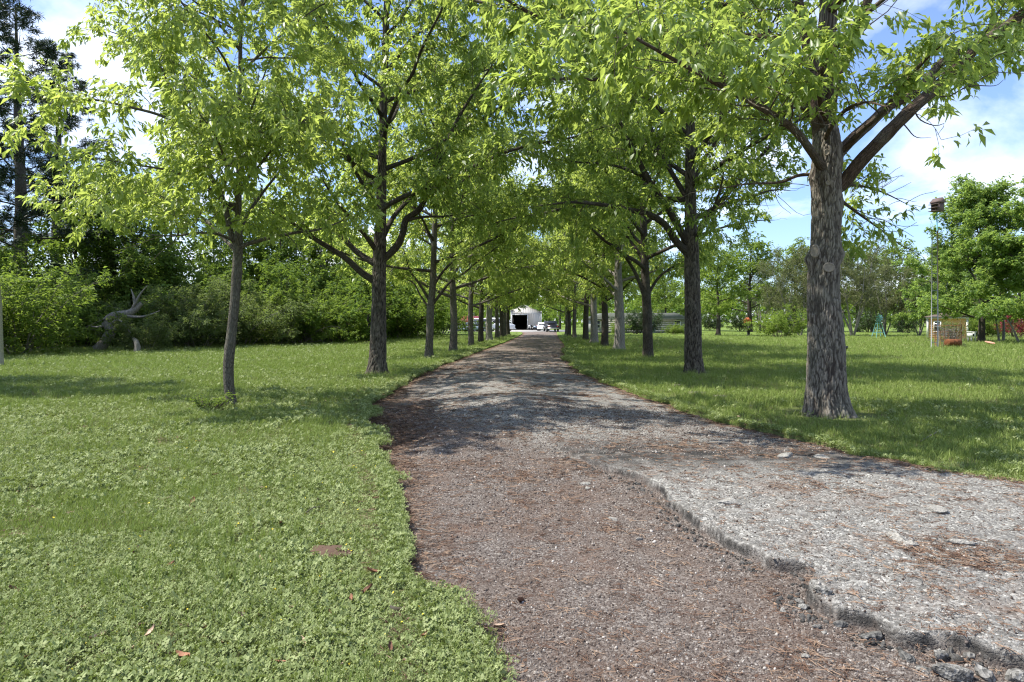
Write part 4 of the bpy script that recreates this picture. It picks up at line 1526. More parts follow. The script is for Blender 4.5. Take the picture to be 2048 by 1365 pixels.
def avenue_kind(seed, bark, leaf, H, r, label, loc, group, tint0):
    rng = np.random.default_rng(seed)
    ln = np.array([[0, 0, -0.1], [0.02, 0, .4], [0.05, 0.03, 1.5], [0.0, 0.05, 3.0], [-.05, 0, 5.0], [0, -.05, 8.0], [0.05, 0, H]])
    rad = np.array([r * 1.05, r, r * .92, r * .85, r * .62, r * .34, 0.012])
    tr = trunk_mesh('trunk', ln, rad, bark, 28, 0.1, False, seed, [], 0.5, 0.22, 5)
    P = dict(DEF, sub_len=1.9, sub_len_end=1.1, leaf_len=0.29, leaves=15, sub_per_m=2.2, twig_per_m=4.0, twig_len=0.65, tint0=tint0, twig_r=1.8, spread=0.12)
    P['keep'] = lambda p: p[2] > 2.9 + 0.10 * max(0, 3.0 - math.hypot(p[0], p[1]))
    tb, lv = Tubes(), Leaves()
    limbs = auto_limbs(rng, ln, rad, 21, 2.9, H - 1.0, 5.7, 2.8, 18, 60, ramp=1.6)
    for l, r0, r1 in limbs:
        dress(rng, l, r0, r1, tb, lv, P)
    root = assemble('oak_tree', label, 'tree', loc, 0, group, tr, limbs, tb, lv, P, rng, dict(limb=bark, twig=M_TWIG, leaf=leaf), False)
    return remember(root)


def avenue():
    rng = random.Random(7)
    def loc(p):
        return (p[0], p[1], gz(p[0], p[1]))
    a = avenue_kind(71, M_BARK, M_LEAF_A, 13.0, 0.205, 'oak with blackened foot and leaning upper limbs, fourth along the left of the driveway', loc(LP[3]), GL, 0.5)
    b = avenue_kind(72, M_BARK_PALE, M_LEAF_Y, 12.5, 0.30, 'oak with strikingly pale grey trunk, fourth along the right of the driveway', loc(RP[3]), GR, 0.45)
    c = avenue_kind(73, M_BARK_DK, M_LEAF_A, 12.5, 0.235, 'dark-trunked oak, fifth along the right of the driveway', loc(RP[4]), GR, 0.45)
    ords = ['fifth', 'sixth', 'seventh', 'eighth', 'ninth', 'tenth', 'eleventh']
    tone = {0: 'grey', 1: 'pale', 2: 'dark'}
    for i, p in enumerate(LP[4:]):
        k = (0, 2, 1, 0, 2, 0, 2)[i]
        copy_tree((a, b, c)[k], loc(p), rng.uniform(0, 6.28), rng.uniform(0.88, 1.06),
                  '%s-trunked oak, %s along the left of the driveway counted from the near end' % (tone[k], ords[i]), GL)
    for i, p in enumerate(RP[5:]):
        k = (1, 2, 0, 2, 0)[i]
        copy_tree((a, b, c)[k], loc(p), rng.uniform(0, 6.28), rng.uniform(0.9, 1.08),
                  '%s-trunked oak, %s along the right of the driveway counted from the near end' % (tone[k], ords[i + 1]), GR)


avenue()
build_grass()


# ------------------------------------------------------------------ thicket, woods and garden trees
def bush_kind(seed, leaf, twig, H, R, stems, P, label, loc, group, name='bush', cat='bush'):
    rng = np.random.default_rng(seed)
    tb, lv = Tubes(), Leaves()
    limbs = []
    for i in range(stems):
        az = 2 * PI * i / stems + rng.normal(0, .4)
        el = math.radians(rng.uniform(28, 84))
        L = rng.uniform(0.75, 1.1) * (R * math.cos(el) + H * 0.9 * math.sin(el))
        p = np.array([math.cos(az), math.sin(az), 0]) * rng.uniform(0, 0.35 * R)
        d = np.array([math.cos(az) * math.cos(el), math.sin(az) * math.cos(el), math.sin(el)])
        l = wander(rng, p, d, L, 8, 0.10, 0.03, -0.16)
        l[:, 2] = np.maximum(l[:, 2], 0.0)
        limbs.append((l, 0.035, 0.008))
        dress(rng, l, 0.035, 0.008, tb, lv, P, 1.0, start=0.12)
    root = thing(name, label, cat, loc, 0, group)
    st = Tubes()
    for l, r0, r1 in limbs:
        st.add(l, np.linspace(r0, r1, len(l)), 5)
    tag(link('stems', st.mesh('stems', twig), root), kind='stuff')
    tag(link('twigs', tb.mesh('twigs', twig), root), kind='stuff')
    tag(link('foliage', leaf_mesh('foliage', lv.arrays(), P['leaf_w'], rng, leaf), root), kind='stuff')
    return remember(root)


def tree_kind(seed, name, leaf, bark, twig, H, r, z0, n, len0, len1, el0, el1, P, label, loc, group, multi=1, cat='tree', ramp=1.0):
    rng = np.random.default_rng(seed)
    tb, lv = Tubes(), Leaves()
    limbs = []
    if multi == 1:
        ln = np.array([[0, 0, -0.1], [0.03, 0, .5], [0.08, 0.03, H * .2], [0.0, 0.1, H * .45], [-.1, 0, H * .7], [0, 0, H]])
        rad = np.array([r * 1.1, r, r * .85, r * .6, r * .32, 0.015])
        tr = trunk_mesh('trunk', ln, rad, bark, 20, 0.16, False, seed, [], 0.4, 0.25, 5)
        limbs = auto_limbs(rng, ln, rad, n, z0, H * 0.92, len0, len1, el0, el1, ramp=ramp)
    else:
        st = Tubes()
        for i in range(multi):
            az = 2 * PI * i / multi + rng.normal(0, .3)
            d = np.array([math.cos(az) * .35, math.sin(az) * .35, 1])
            l = wander(rng, np.array([math.cos(az), math.sin(az), 0]) * 0.12 + np.array([0, 0, -.1]), d, H * rng.uniform(.75, .98), 10, 0.05, 0.02)
            st.add(l, np.linspace(r, 0.014, len(l)), 8)
            for l2, r0, r1 in auto_limbs(rng, l, np.linspace(r, 0.014, len(l)), max(3, n // multi), z0, H * .85, len0, len1, el0, el1):
                limbs.append((l2, r0, r1))
        tr = st.mesh('trunk', bark)
    for l, r0, r1 in limbs:
        dress(rng, l, r0, r1, tb, lv, P)
    root = thing(name, label, cat, loc, 0, group)
    link('trunk', tr, root)
    lt = Tubes()
    for l, r0, r1 in limbs:
        lt.add(smooth_line(l, 10), np.linspace(r0, r1, 10), 6)
    tag(link('limbs', lt.mesh('limbs', bark), root), kind='stuff')
    tag(link('twigs', tb.mesh('twigs', twig), root), kind='stuff')
    tag(link('foliage', leaf_mesh('foliage', lv.arrays(), P['leaf_w'], rng, leaf), root), kind='stuff')
    return remember(root)


def gl(px, py, dy=0.0):
    x, y = on_ground(px, py)
    k = (y + dy) / y
    return (x * k, y + dy, gz(x * k, y + dy))


PB = dict(DEF, sub_len=1.3, sub_len_end=0.8, sub_per_m=3.0, twig_per_m=4.4, twig_len=0.45, leaves=17, leaf_len=0.19, leaf_w=0.5, droop=0.15, spread=0.08, twig_r=1.3, sub_up=0.1, sub_sides=3)


def thicket():
    G = 'wild bushes of the thicket left of the lawn'
    a = bush_kind(101, M_LEAF_BUSH, M_TWIG_PALE, 4.4, 2.6, 15, dict(PB, tint0=0.55), 'large leafy bush with pale arching stems nearest along the wild edge of the lawn', gl(30, 716, 2.0), G)
    b = bush_kind(102, M_LEAF_CEDAR, M_TWIG_PALE, 3.6, 2.4, 13, dict(PB, leaf_len=0.21, leaf_w=0.3, leaves=22, tint0=0.5), 'greyish feathery bush beside the twisted dead trunk', gl(365, 700, 2.5), G)
    c = bush_kind(103, M_LEAF_WOOD, M_TWIG, 5.0, 2.6, 15, dict(PB, leaf_len=0.22, tint0=0.45), 'tall dark green bush between the slender oak and the second oak', gl(560, 692, 3.0), G)
    r = random.Random(3)
    spots = [
        (a, -110, 724, 2.2, 1.0, 'broad leafy bush cut off at the near end of the thicket'),
        (a, -10, 712, 6.5, 1.25, 'tall leafy bush behind the nearest bush of the thicket'),
        (a, 95, 706, 5.5, 0.85, 'rounded leafy bush just left of the twisted dead trunk'),
        (c, 160, 706, 6.5, 1.15, 'dark bush rising behind the rounded leafy bush by the dead trunk'),
        (c, 240, 702, 7.5, 1.0, 'dark bush directly behind the twisted dead trunk'),
        (b, 292, 705, 0.3, 0.5, 'low grey bush at the foot of the twisted dead trunk'),
        (b, 395, 699, 1.6, 0.9, 'greyish bush just left of the slender oak trunk'),
        (c, 400, 695, 6.0, 1.1, 'dark bush rising behind the slender oak trunk'),
        (b, 480, 695, 1.6, 1.0, 'dark greyish bush just right of the slender oak trunk'),
        (c, 490, 690, 6.5, 1.2, 'tall dark bush second right of the slender oak trunk'),
        (b, 555, 693, 0.8, 0.7, 'grey-tipped bush left of the pale fallen branches'),
        (a, 600, 692, 2.0, 0.9, 'yellowish leafy bush behind the pale fallen branches'),
        (c, 330, 697, 6.5, 1.15, 'dark bush between the twisted dead trunk and the slender oak, second row'),
        (c, 620, 689, 6.0, 1.2, 'tall dark bush behind the yellowish bush by the fallen branches'),
        (c, 760, 682, 6.0, 1.2, 'tall dark bush just right of the second left oak trunk'),
        (c, 665, 689, 2.5, 1.1, 'deep green bush left of the dark leaning pole'),
        (c, 715, 686, 4.5, 1.15, 'deep green bush at the dark leaning pole'),
        (a, 790, 680, 3.0, 1.25, 'bright leafy bush between the second and third left oaks'),
        (c, 830, 676, 5.0, 1.3, 'dark bush behind the third left oak'),
        (a, 885, 671, 4.0, 1.4, 'far leafy bush between the third and fourth left oaks'),
    ]
    for src, px, py, dy, s, lab in spots:
        copy_tree(src, gl(px, py, dy), r.uniform(0, 6.28), (s * r.uniform(.95, 1.15), s * r.uniform(.95, 1.15), s * r.uniform(.92, 1.1)), lab, G)

    GW = 'woodland trees behind the thicket'
    PW = dict(DEF, sub_len=1.7, sub_len_end=0.9, sub_per_m=1.8, twig_per_m=3.0, twig_len=0.6, leaves=20, leaf_len=0.31, leaf_w=0.5, droop=0.25, spread=0.15, twig_r=1.8, sub_sides=3)
    w1 = tree_kind(111, 'woodland_tree', M_LEAF_WOOD, M_BARK_DK, M_TWIG, 9.5, 0.2, 2.2, 17, 3.4, 1.3, 20, 60, dict(PW, tint0=0.5), 'dark broadleaf tree with crooked trunk above the twisted dead trunk', gl(268, 700, 7), GW)
    w2 = tree_kind(112, 'woodland_tree', M_LEAF_BUSH, M_BARK, M_TWIG, 11, 0.22, 2.0, 18, 3.8, 1.4, 25, 60, dict(PW, tint0=0.45), 'broad green tree behind the slender oak', gl(430, 690, 14), GW)
    for src, px, py, dy, s, lab in [
        (w1, 150, 704, 10, 1.05, 'dark tree between the pines and the crooked woodland tree'),
        (w2, 340, 694, 10, 1.15, 'green tree just left of the slender oak, deep in the wood'),
        (w1, 520, 688, 10, 1.2, 'dark tree right of the slender oak, deep in the wood'),
        (w2, 590, 686, 11, 1.15, 'green tree in the wood above the pale fallen branches'),
        (w1, 650, 684, 10, 1.2, 'dark tree in the wood left of the dark leaning pole'),
        (w2, 705, 682, 13, 1.0, 'green tree in the wood right behind the dark leaning pole'),
        (w1, 790, 674, 10, 1.1, 'dark tree in the wood between the second and third left oaks'),
        (w2, 850, 668, 10, 1.1, 'green tree in the wood behind the third left oak'),
        (w1, 900, 664, 12, 1.1, 'dark tree in the wood left of the red-roofed shelter'),
        (w2, 470, 689, 7, 1.0, 'green tree close behind the bushes at the slender oak'),
        (w1, 560, 688, 7, 1.0, 'dark tree close behind the bushes by the fallen branches'),
        (w2, 640, 685, 7, 1.05, 'green tree close behind the bushes left of the dark leaning pole'),
        (w2, 225, 700, 9, 1.1, 'green tree close behind the twisted dead trunk'),
        (w1, 745, 680, 9, 0.95, 'dark tree close behind the second left oak'),
        (w1, -60, 712, 16, 1.2, 'dark tree at the near end of the wood'),
    ]:
        copy_tree(src, gl(px, py, dy), r.uniform(0, 6.28), (s, s, s * r.uniform(.9, 1.1)), lab, GW)

    # pines at the far left
    def pine(seed, H, label, loc, n, trunk_r):
        rng = np.random.default_rng(seed)
        ln = np.array([[0, 0, -0.2], [0.1, 0, 2], [0.25, 0.1, H * .4], [0.1, 0, H * .7], [0, 0, H]])
        rad = np.array([trunk_r * 1.15, trunk_r, trunk_r * .8, trunk_r * .5, 0.03])
        tb, lv = Tubes(), Leaves()
        limbs = auto_limbs(rng, ln, rad, n + 6, 5.0, H - .5, 4.2, 1.6, 5, 40, trop=0.03)
        P = dict(DEF, sub_len=1.2, sub_len_end=.6, sub_per_m=1.8, twig_per_m=3.2, twig_len=0.4, leaves=64, leaf_len=0.42, leaf_w=0.14, droop=0.05, spread=0.05, tint0=0.5, twig_r=1.6, sub_sides=3, start=0.35)
        for l, r0, r1 in limbs:
            dress(rng, l, r0, r1, tb, lv, P)
        root = thing('pine_tree', label, 'tree', loc, 0, 'tall pines behind the thicket')
        link('trunk', trunk_mesh('trunk', ln, rad, M_BARK, 24, 0.15, False, seed, [], .3, .3, 4), root)
        for l, r0, r1 in limbs:
            link('limb', limb_mesh('limb', l, r0 * .8, r1, M_BARK_DK, 6), root)
        tag(link('twigs', tb.mesh('twigs', M_BARK_DK), root), kind='stuff')
        tag(link('foliage', leaf_mesh('foliage', lv.arrays(), 0.11, rng, M_NEEDLE, False, 0.05), root), kind='stuff')
        return remember(root)
    p = pine(121, 21, 'tall dark pine with thick grey trunk at the very left', gl(32, 700, 2), 24, 0.42)
    copy_tree(p, gl(-70, 704, 0), 2.0, 0.95, 'tall dark pine left of the thick-trunked pine', 'tall pines behind the thicket')
    copy_tree(p, gl(120, 694, 6), 4.1, (1.0, 1.0, 1.0), 'tall dark pine right of the thick-trunked pine, behind the slender oak crown', 'tall pines behind the thicket')
    for X_, Y_, s_, lab in ((-19.0, 16.5, .8, 'tall dark pine of the wood going on past the left edge'),):
        copy_tree(p, (X_, Y_, gz(X_, Y_)), X_, s_, lab, 'tall pines behind the thicket')
    copy_tree(p, gl(215, 686, 8), 5.3, (.8, .8, .72), 'shorter dark pine farthest right of the pines', 'tall pines behind the thicket')


thicket()


def right_side():
    G = 'trees at the far side of the right lawn'
    PG = dict(DEF, sub_len=1.9, sub_len_end=1.0, sub_per_m=2.1, twig_per_m=3.6, twig_len=0.7, leaves=20, leaf_len=0.24, leaf_w=0.38, droop=0.1, spread=0.12, twig_r=2.0, sub_up=0.35, twig_up=0.25, sub_sides=3, tint0=0.5)
    m1 = tree_kind(131, 'myrtle_tree', M_LEAF_GREY, M_BARK_PALE, M_TWIG_PALE, 10.5, 0.11, 2.2, 20, 3.6, 1.6, 45, 70, PG, 'grey-green budding tree with several slim stems just right of the massive oak trunk', gl(1705, 673), G, multi=5)
    m2 = tree_kind(132, 'myrtle_tree', M_LEAF_GREY, M_BARK_PALE, M_TWIG_PALE, 9.5, 0.10, 2.0, 20, 3.4, 1.5, 40, 68, dict(PG, leaves=22, tint0=0.35), 'grey-green budding tree with several slim stems left of the massive oak trunk', gl(1600, 672), G, multi=4)
    PW = dict(DEF, sub_len=1.9, sub_len_end=0.9, sub_per_m=1.8, twig_per_m=3.0, twig_len=0.65, leaves=20, leaf_len=0.33, leaf_w=0.5, droop=0.25, spread=0.16, twig_r=2, sub_sides=3)
    g1 = tree_kind(133, 'shade_tree', M_LEAF_BUSH, M_BARK_DK, M_TWIG, 9.5, 0.26, 2.3, 17, 4.3, 1.6, 15, 60, dict(PW, tint0=0.6), 'spreading green tree with short dark trunk standing alone on the right lawn', gl(1436, 672), G)
    d1 = bush_kind(134, M_LEAF_DARK, M_TWIG, 2.6, 1.9, 12, dict(PB, leaf_len=0.16, tint0=0.5), 'dark evergreen bush at the left end of the pale house', gl(1273, 669), 'bushes round the right lawn')
    y1 = bush_kind(135, M_LEAF_BUSH, M_TWIG, 3.0, 1.7, 12, dict(PB, tint0=0.75), 'bright green bush by itself near the far trees, right of the lone shade tree', gl(1556, 675), 'bushes round the right lawn')
    r = random.Random(9)
    for src, px, py, dy, s, lab in [
        (m1, 1560, 667, 4, 1.0, 'grey-green budding tree behind the lone bright bush'),
        (m2, 1520, 664, 6, 1.1, 'grey-green budding tree left of the lone bright bush'),
        (m2, 1650, 672, 3, 1.05, 'grey-green budding tree hidden behind the massive oak trunk'),
        (m1, 1770, 671, 0, 0.85, 'grey-green budding tree beside the little teal garden windmill'),
        (m2, 1745, 666, 6, 1.15, 'tall grey-green budding tree behind the little teal garden windmill'),
        (m2, 1838, 672, 0, 0.75, 'grey-green budding tree with crooked stems left of the orange shed'),
        (m1, 1860, 664, 8, 1.1, 'grey-green budding tree behind the orange shed'),
        (g1, 1330, 666, 0, 0.85, 'dark-trunked tree in front of the pale house'),
        (g1, 1500, 665, 2, 1.55, 'big green tree rising farthest behind the budding trees'),
        (g1, 1390, 663, 4, 1.5, 'big green tree behind the pale house, right of its roof'),
        (g1, 1290, 662, 6, 1.5, 'big green tree behind the left end of the pale house'),
        (g1, 1590, 665, 4, 1.35, 'green tree in the far row directly left of the massive oak trunk'),
        (g1, 1715, 665, 4, 1.35, 'green tree in the far row directly right of the massive oak trunk'),
        (g1, 1800, 665, 4, 1.35, 'green tree in the far row behind the crooked budding tree'),
        (g1, 1920, 665, 6, 1.4, 'green tree in the far row behind the orange shed'),
        (g1, 2040, 666, 6, 1.4, 'green tree in the far row behind the red maple bush'),
        (d1, 1300, 668, -3, 0.95, 'dark bush at the middle of the pale house, beside the dark-trunked tree'),
        (y1, 1238, 669, -3, 0.5, 'low bush under the wall at the left end of the pale house'),
        (d1, 1590, 663, 4, 1.2, 'dark bush in the far hedge left of the massive oak trunk'),
        (d1, 1735, 666, 3, 1.1, 'dark bush in the far hedge right of the massive oak trunk'),
        (d1, 1815, 668, 4, 1.1, 'dark bush in the shade behind the crooked budding tree'),
        (d1, 1480, 664, 4, 1.1, 'dark bush in the far hedge behind the orange bird feeder'),
        (d1, 1420, 662, 6, 1.1, 'dark bush in the far hedge behind the lone shade tree'),
        (d1, 1650, 664, 6, 1.2, 'dark bush in the far hedge behind the massive oak trunk'),
        (d1, 1990, 672, 6, 1.0, 'dark bush in the shade right of the big pear tree'),
        (y1, 1345, 669, -2, 0.45, 'low green bush at the middle of the pale house'),
        (y1, 1362, 669, -2, 0.4, 'low green bush in front of the right part of the pale house'),
        (y1, 1975, 678, 6, 0.85, 'leafy bush right of the big pear tree trunk'),
        (y1, 1945, 677, 5, 0.7, 'leafy bush behind the white box on legs'),
    ]:
        copy_tree(src, gl(px, py, dy), r.uniform(0, 6.28), (s, s, s * r.uniform(.92, 1.08)), lab)
    # pear trees
    PP = dict(DEF, sub_len=1.7, sub_len_end=1.0, sub_per_m=3.0, twig_per_m=4.6, twig_len=0.5, leaves=30, leaf_len=0.20, leaf_w=0.62, droop=0.2, spread=0.09, twig_r=1.5, sub_up=0.35, sub_sides=3, tint0=0.5)
    pt = tree_kind(141, 'pear_tree', M_LEAF_PEAR, M_BARK_DK, M_TWIG, 11.2, 0.25, 1.6, 32, 5.4, 2.3, 10, 66, PP, 'big oval-crowned pear tree with dark forked trunk behind the bird house tower', gl(1962, 688, 3), 'pear trees at the right of the lawn', ramp=1.5)
    copy_tree(pt, gl(2120, 690, 0), 2.4, (1.0, 1.0, 0.98), 'pear tree cut off by the right edge, right of the bird house tower', 'pear trees at the right of the lawn')
    copy_tree(pt, gl(1896, 676, 9), 4.0, (1.0, 1.0, 0.85), 'pear tree behind the orange shed, left of the big pear tree', 'pear trees at the right of the lawn')
    # red maple bush
    bush_kind(151, M_LEAF_RED, M_TWIG, 2.0, 1.6, 10, dict(PB, leaf_len=0.14, tint0=0.5), 'dark red-leaved maple bush at the right edge', gl(2030, 679, 4), None, 'maple_bush', 'bush')
    # trees behind the barn and at the end of the drive
    GB = 'trees round the barn'
    for px, py, dy, s, lab in [(1120, 659, 0, 1.0, 'green tree right of the barn, past the black pickup'), (1098, 655, 0, 1.1, 'green tree behind the right corner of the barn'),
                               (1150, 656, 0, 1.2, 'green tree beyond the right oaks near the barn'), (1040, 654, 0, 1.2, 'green tree directly behind the barn'),
                               (985, 655, 0, 1.2, 'green tree behind the large white van'), (940, 656, 0, 1.2, 'green tree behind the red-roofed shelter'), (1200, 656, 0, 1.3, 'green tree behind the pale house gable')]:
        copy_tree(g1, gl(px, py, dy), r.uniform(0, 6.28), s, lab, GB)


right_side()


def far_woods():
    rng = np.random.default_rng(5)
    n = 46000
    a = rng.uniform(-1.0, 1.15, n)
    Y = rng.uniform(210, 300, n)
    X = a * Y
    top = 11 + 5 * fbm2(X * 0.06, Y * 0.02, 4, 3) + 2 * fbm2(X * 0.3, Y * .1, 3, 5)
    Z = top * rng.random(n) ** 0.75
    D = rng.normal(0, 1, (n, 3))
    me = leaf_mesh('far_woods', (np.stack([X, Y, Z], 1), D, rng.uniform(0.9, 1.9, n), rng.uniform(0, 1, n)), 0.7, rng, M_LEAF_WOOD)
    tag(link('far_woods', me), 'far green woods closing the view beyond the barn', kind='stuff')


far_woods()

# ------------------------------------------------------------------ buildings and vehicles at the end of the drive
M_SHEET = simple_mat('grey_sheet_metal', (0.50, 0.48, 0.45), 0.55, 0.3, var=0.06, scale=1.5)
M_TRIM = simple_mat('white_trim', (0.74, 0.73, 0.70), 0.5)
M_ROOF = simple_mat('grey_metal_roof', (0.34, 0.33, 0.32), 0.5)
M_DARK = simple_mat('dark_interior', (0.02, 0.02, 0.02), 0.9)
M_REDROOF = simple_mat('red_roof', (0.22, 0.035, 0.03), 0.55)
M_HOUSE = simple_mat('pale_brick', (0.27, 0.27, 0.25), 0.85, 0.1, var=0.3, scale=3)
M_HROOF = simple_mat('grey_green_shingle', (0.13, 0.14, 0.12), 0.95, 0.05, var=0.3, scale=3)
M_ORANGE = simple_mat('orange_siding', (0.74, 0.43, 0.255), 0.65, var=0.06)
M_SHINGLE = simple_mat('brown_shingle', (0.13, 0.10, 0.085), 0.9)
M_GLASS = simple_mat('window_glass', (0.035, 0.04, 0.05), 0.08, 0.6)
M_BLACK = simple_mat('black_paint', (0.012, 0.012, 0.013), 0.25, 0.5)
M_WHITEP = simple_mat('white_paint', (0.75, 0.76, 0.77), 0.3, 0.5, var=0.04)
M_BLUEP = simple_mat('silver_blue_paint', (0.30, 0.36, 0.44), 0.3, 0.5, var=0.04)
M_TEAL = simple_mat('teal_paint', (0.12, 0.32, 0.31), 0.5)
M_RUBBER = simple_mat('rubber', (0.015, 0.015, 0.015), 0.8)
M_CHROME = simple_mat('bright_metal', (0.5, 0.5, 0.5), 0.3, 0.5, metal=0.8)
M_REDL = simple_mat('red_lens', (0.35, 0.015, 0.012), 0.25, 0.5)
M_GALV = simple_mat('galvanised_steel', (0.24, 0.25, 0.25), 0.6, 0.3, metal=0.3, var=0.3, scale=14)
M_RUST = simple_mat('rusty_steel', (0.22, 0.095, 0.045), 0.85, 0.2, var=0.55, scale=12)
M_RUSTO = simple_mat('orange_rust', (0.15, 0.06, 0.028), 0.9, 0.1, var=0.8, scale=9)
M_BHOUSE = simple_mat('weathered_brown_board', (0.115, 0.082, 0.072), 0.8, var=0.25, scale=8)
M_POST = simple_mat('weathered_post', (0.25, 0.24, 0.19), 0.9, 0.15, var=0.3, scale=10)
M_TERRA = simple_mat('terracotta', (0.52, 0.27, 0.19), 0.75)
M_ORNG = simple_mat('orange_plastic', (0.50, 0.13, 0.04), 0.5)
M_DIRT = simple_mat('crumbly_red_soil', (0.10, 0.066, 0.048), 0.95, 0.1, var=0.4, scale=60)
M_DIRTG = simple_mat('dark_grey_soil', (0.12, 0.105, 0.09), 0.95, 0.1, var=0.4, scale=60)


def window(parent, c, w, h, n=(0, -1), mat=None, depth=0.06):
    """A framed window in an x-facing or y-facing wall: frame > pane, mullion."""
    b = MB()
    t = 0.09
    for dx, dz, sw, sh in ((0, h / 2 + t / 2, w + 2 * t, t), (0, -h / 2 - t / 2, w + 2 * t, t), (-w / 2 - t / 2, 0, t, h), (w / 2 + t / 2, 0, t, h)):
        b.box((c[0] + dx, c[1], c[2] + dz), (sw, depth, sh))
    fr = b.build('window', mat or M_TRIM, parent)
    MB().box((c[0], c[1] + depth * .25, c[2]), (w, depth * .3, h)).build('pane', M_GLASS, fr)
    MB().box((c[0], c[1] - depth * .05, c[2]), (w, depth * .35, 0.05)).build('mullion', mat or M_TRIM, fr)
    return fr


def barn():
    Y0 = 136.0
    def X(px): return (px - 1024) / F * Y0
    def Z(py): return CAM_H - (py - HOR) / F * Y0
    x0, x1, xm = X(1021.5), X(1083), X(1047.5)
    ze0, ze1, zp = Z(622.5), Z(625.5), Z(611.0)
    t = thing('barn', 'pale grey metal barn with a wide black open doorway at the end of the driveway', 'barn', (0, Y0, 0))
    dx0, dx1, dz = X(1024.2), X(1054.6), Z(630.2)
    b = MB()   # front wall round the doorway, 0.2 m thick
    b.prism([(x0, 0), (dx0, 0), (dx0, dz), (dx1, dz), (dx1, 0), (x1, 0), (x1, ze1), (xm, zp), (x0, ze0)], 0, 0.2)
    b.build('front_wall', M_SHEET, t)
    for k, xx in enumerate((x0, x1)):
        MB().box((xx + (0.1 if k == 0 else -0.1), 8.2, (ze0 if k == 0 else ze1) / 2), (0.2, 16, ze0 if k == 0 else ze1)).build('side_wall', M_SHEET, t)
    MB().box(((x0 + x1) / 2, 16.3, ze0 / 2), (x1 - x0, 0.2, ze0)).build('rear_wall', M_DARK, t)
    for (xa, za), (xb, zb) in (((x0 - .15, ze0 - .05), (xm, zp)), ((xm, zp), (x1 + .15, ze1 - .05))):
        MB().prism([(xa, za + .02), (xb, zb + .02), (xb, zb + .12), (xa, za + .12)], -0.25, 16.6).build('roof_slope', M_ROOF, t)
    # ribs of the sheet metal, each a little proud
    n = 0
    for xx in np.arange(x0 + .3, x1 - .1, 0.45):
        zt = np.interp(xx, [x0, xm, x1], [ze0, zp, ze1]) - .08
        zb = 0.05 if not (dx0 - .05 < xx < dx1 + .05) else dz + .1
        MB().box((xx, -0.015, (zt + zb) / 2), (0.05, 0.03, zt - zb)).build('rib', M_SHEET, t)
    for xx in (x0 + .06, x1 - .06):
        MB().box((xx, -.03, ze0 / 2), (.12, .05, ze0 - .02)).build('corner_trim', M_TRIM, t)
    fr = MB()
    fr.box((dx0 - .05, -.03, dz / 2), (.1, .06, dz)).box((dx1 + .05, -.03, dz / 2), (.1, .06, dz)).box(((dx0 + dx1) / 2, -.03, dz + .05), (dx1 - dx0 + .2, .06, .1))
    fr.build('door_frame', M_TRIM, t)
    MB().box(((dx0 + dx1) / 2, 6.0, 0.02), (dx1 - dx0, 11.9, .02)).build('floor_slab', M_DIRTG, t)
    l = MB().tube([(X(1037), -.05, Z(618)), (X(1037), -.35, Z(617)), (X(1037.4), -.5, Z(619))], 0.05, 6)
    l.lathe([(0.05, 0.1), (0.2, -0.05), (0.24, -0.12), (0.0, -0.1)], (X(1037.4), -.5, Z(619)), 10)
    l.build('lamp', M_DARK, t)


barn()


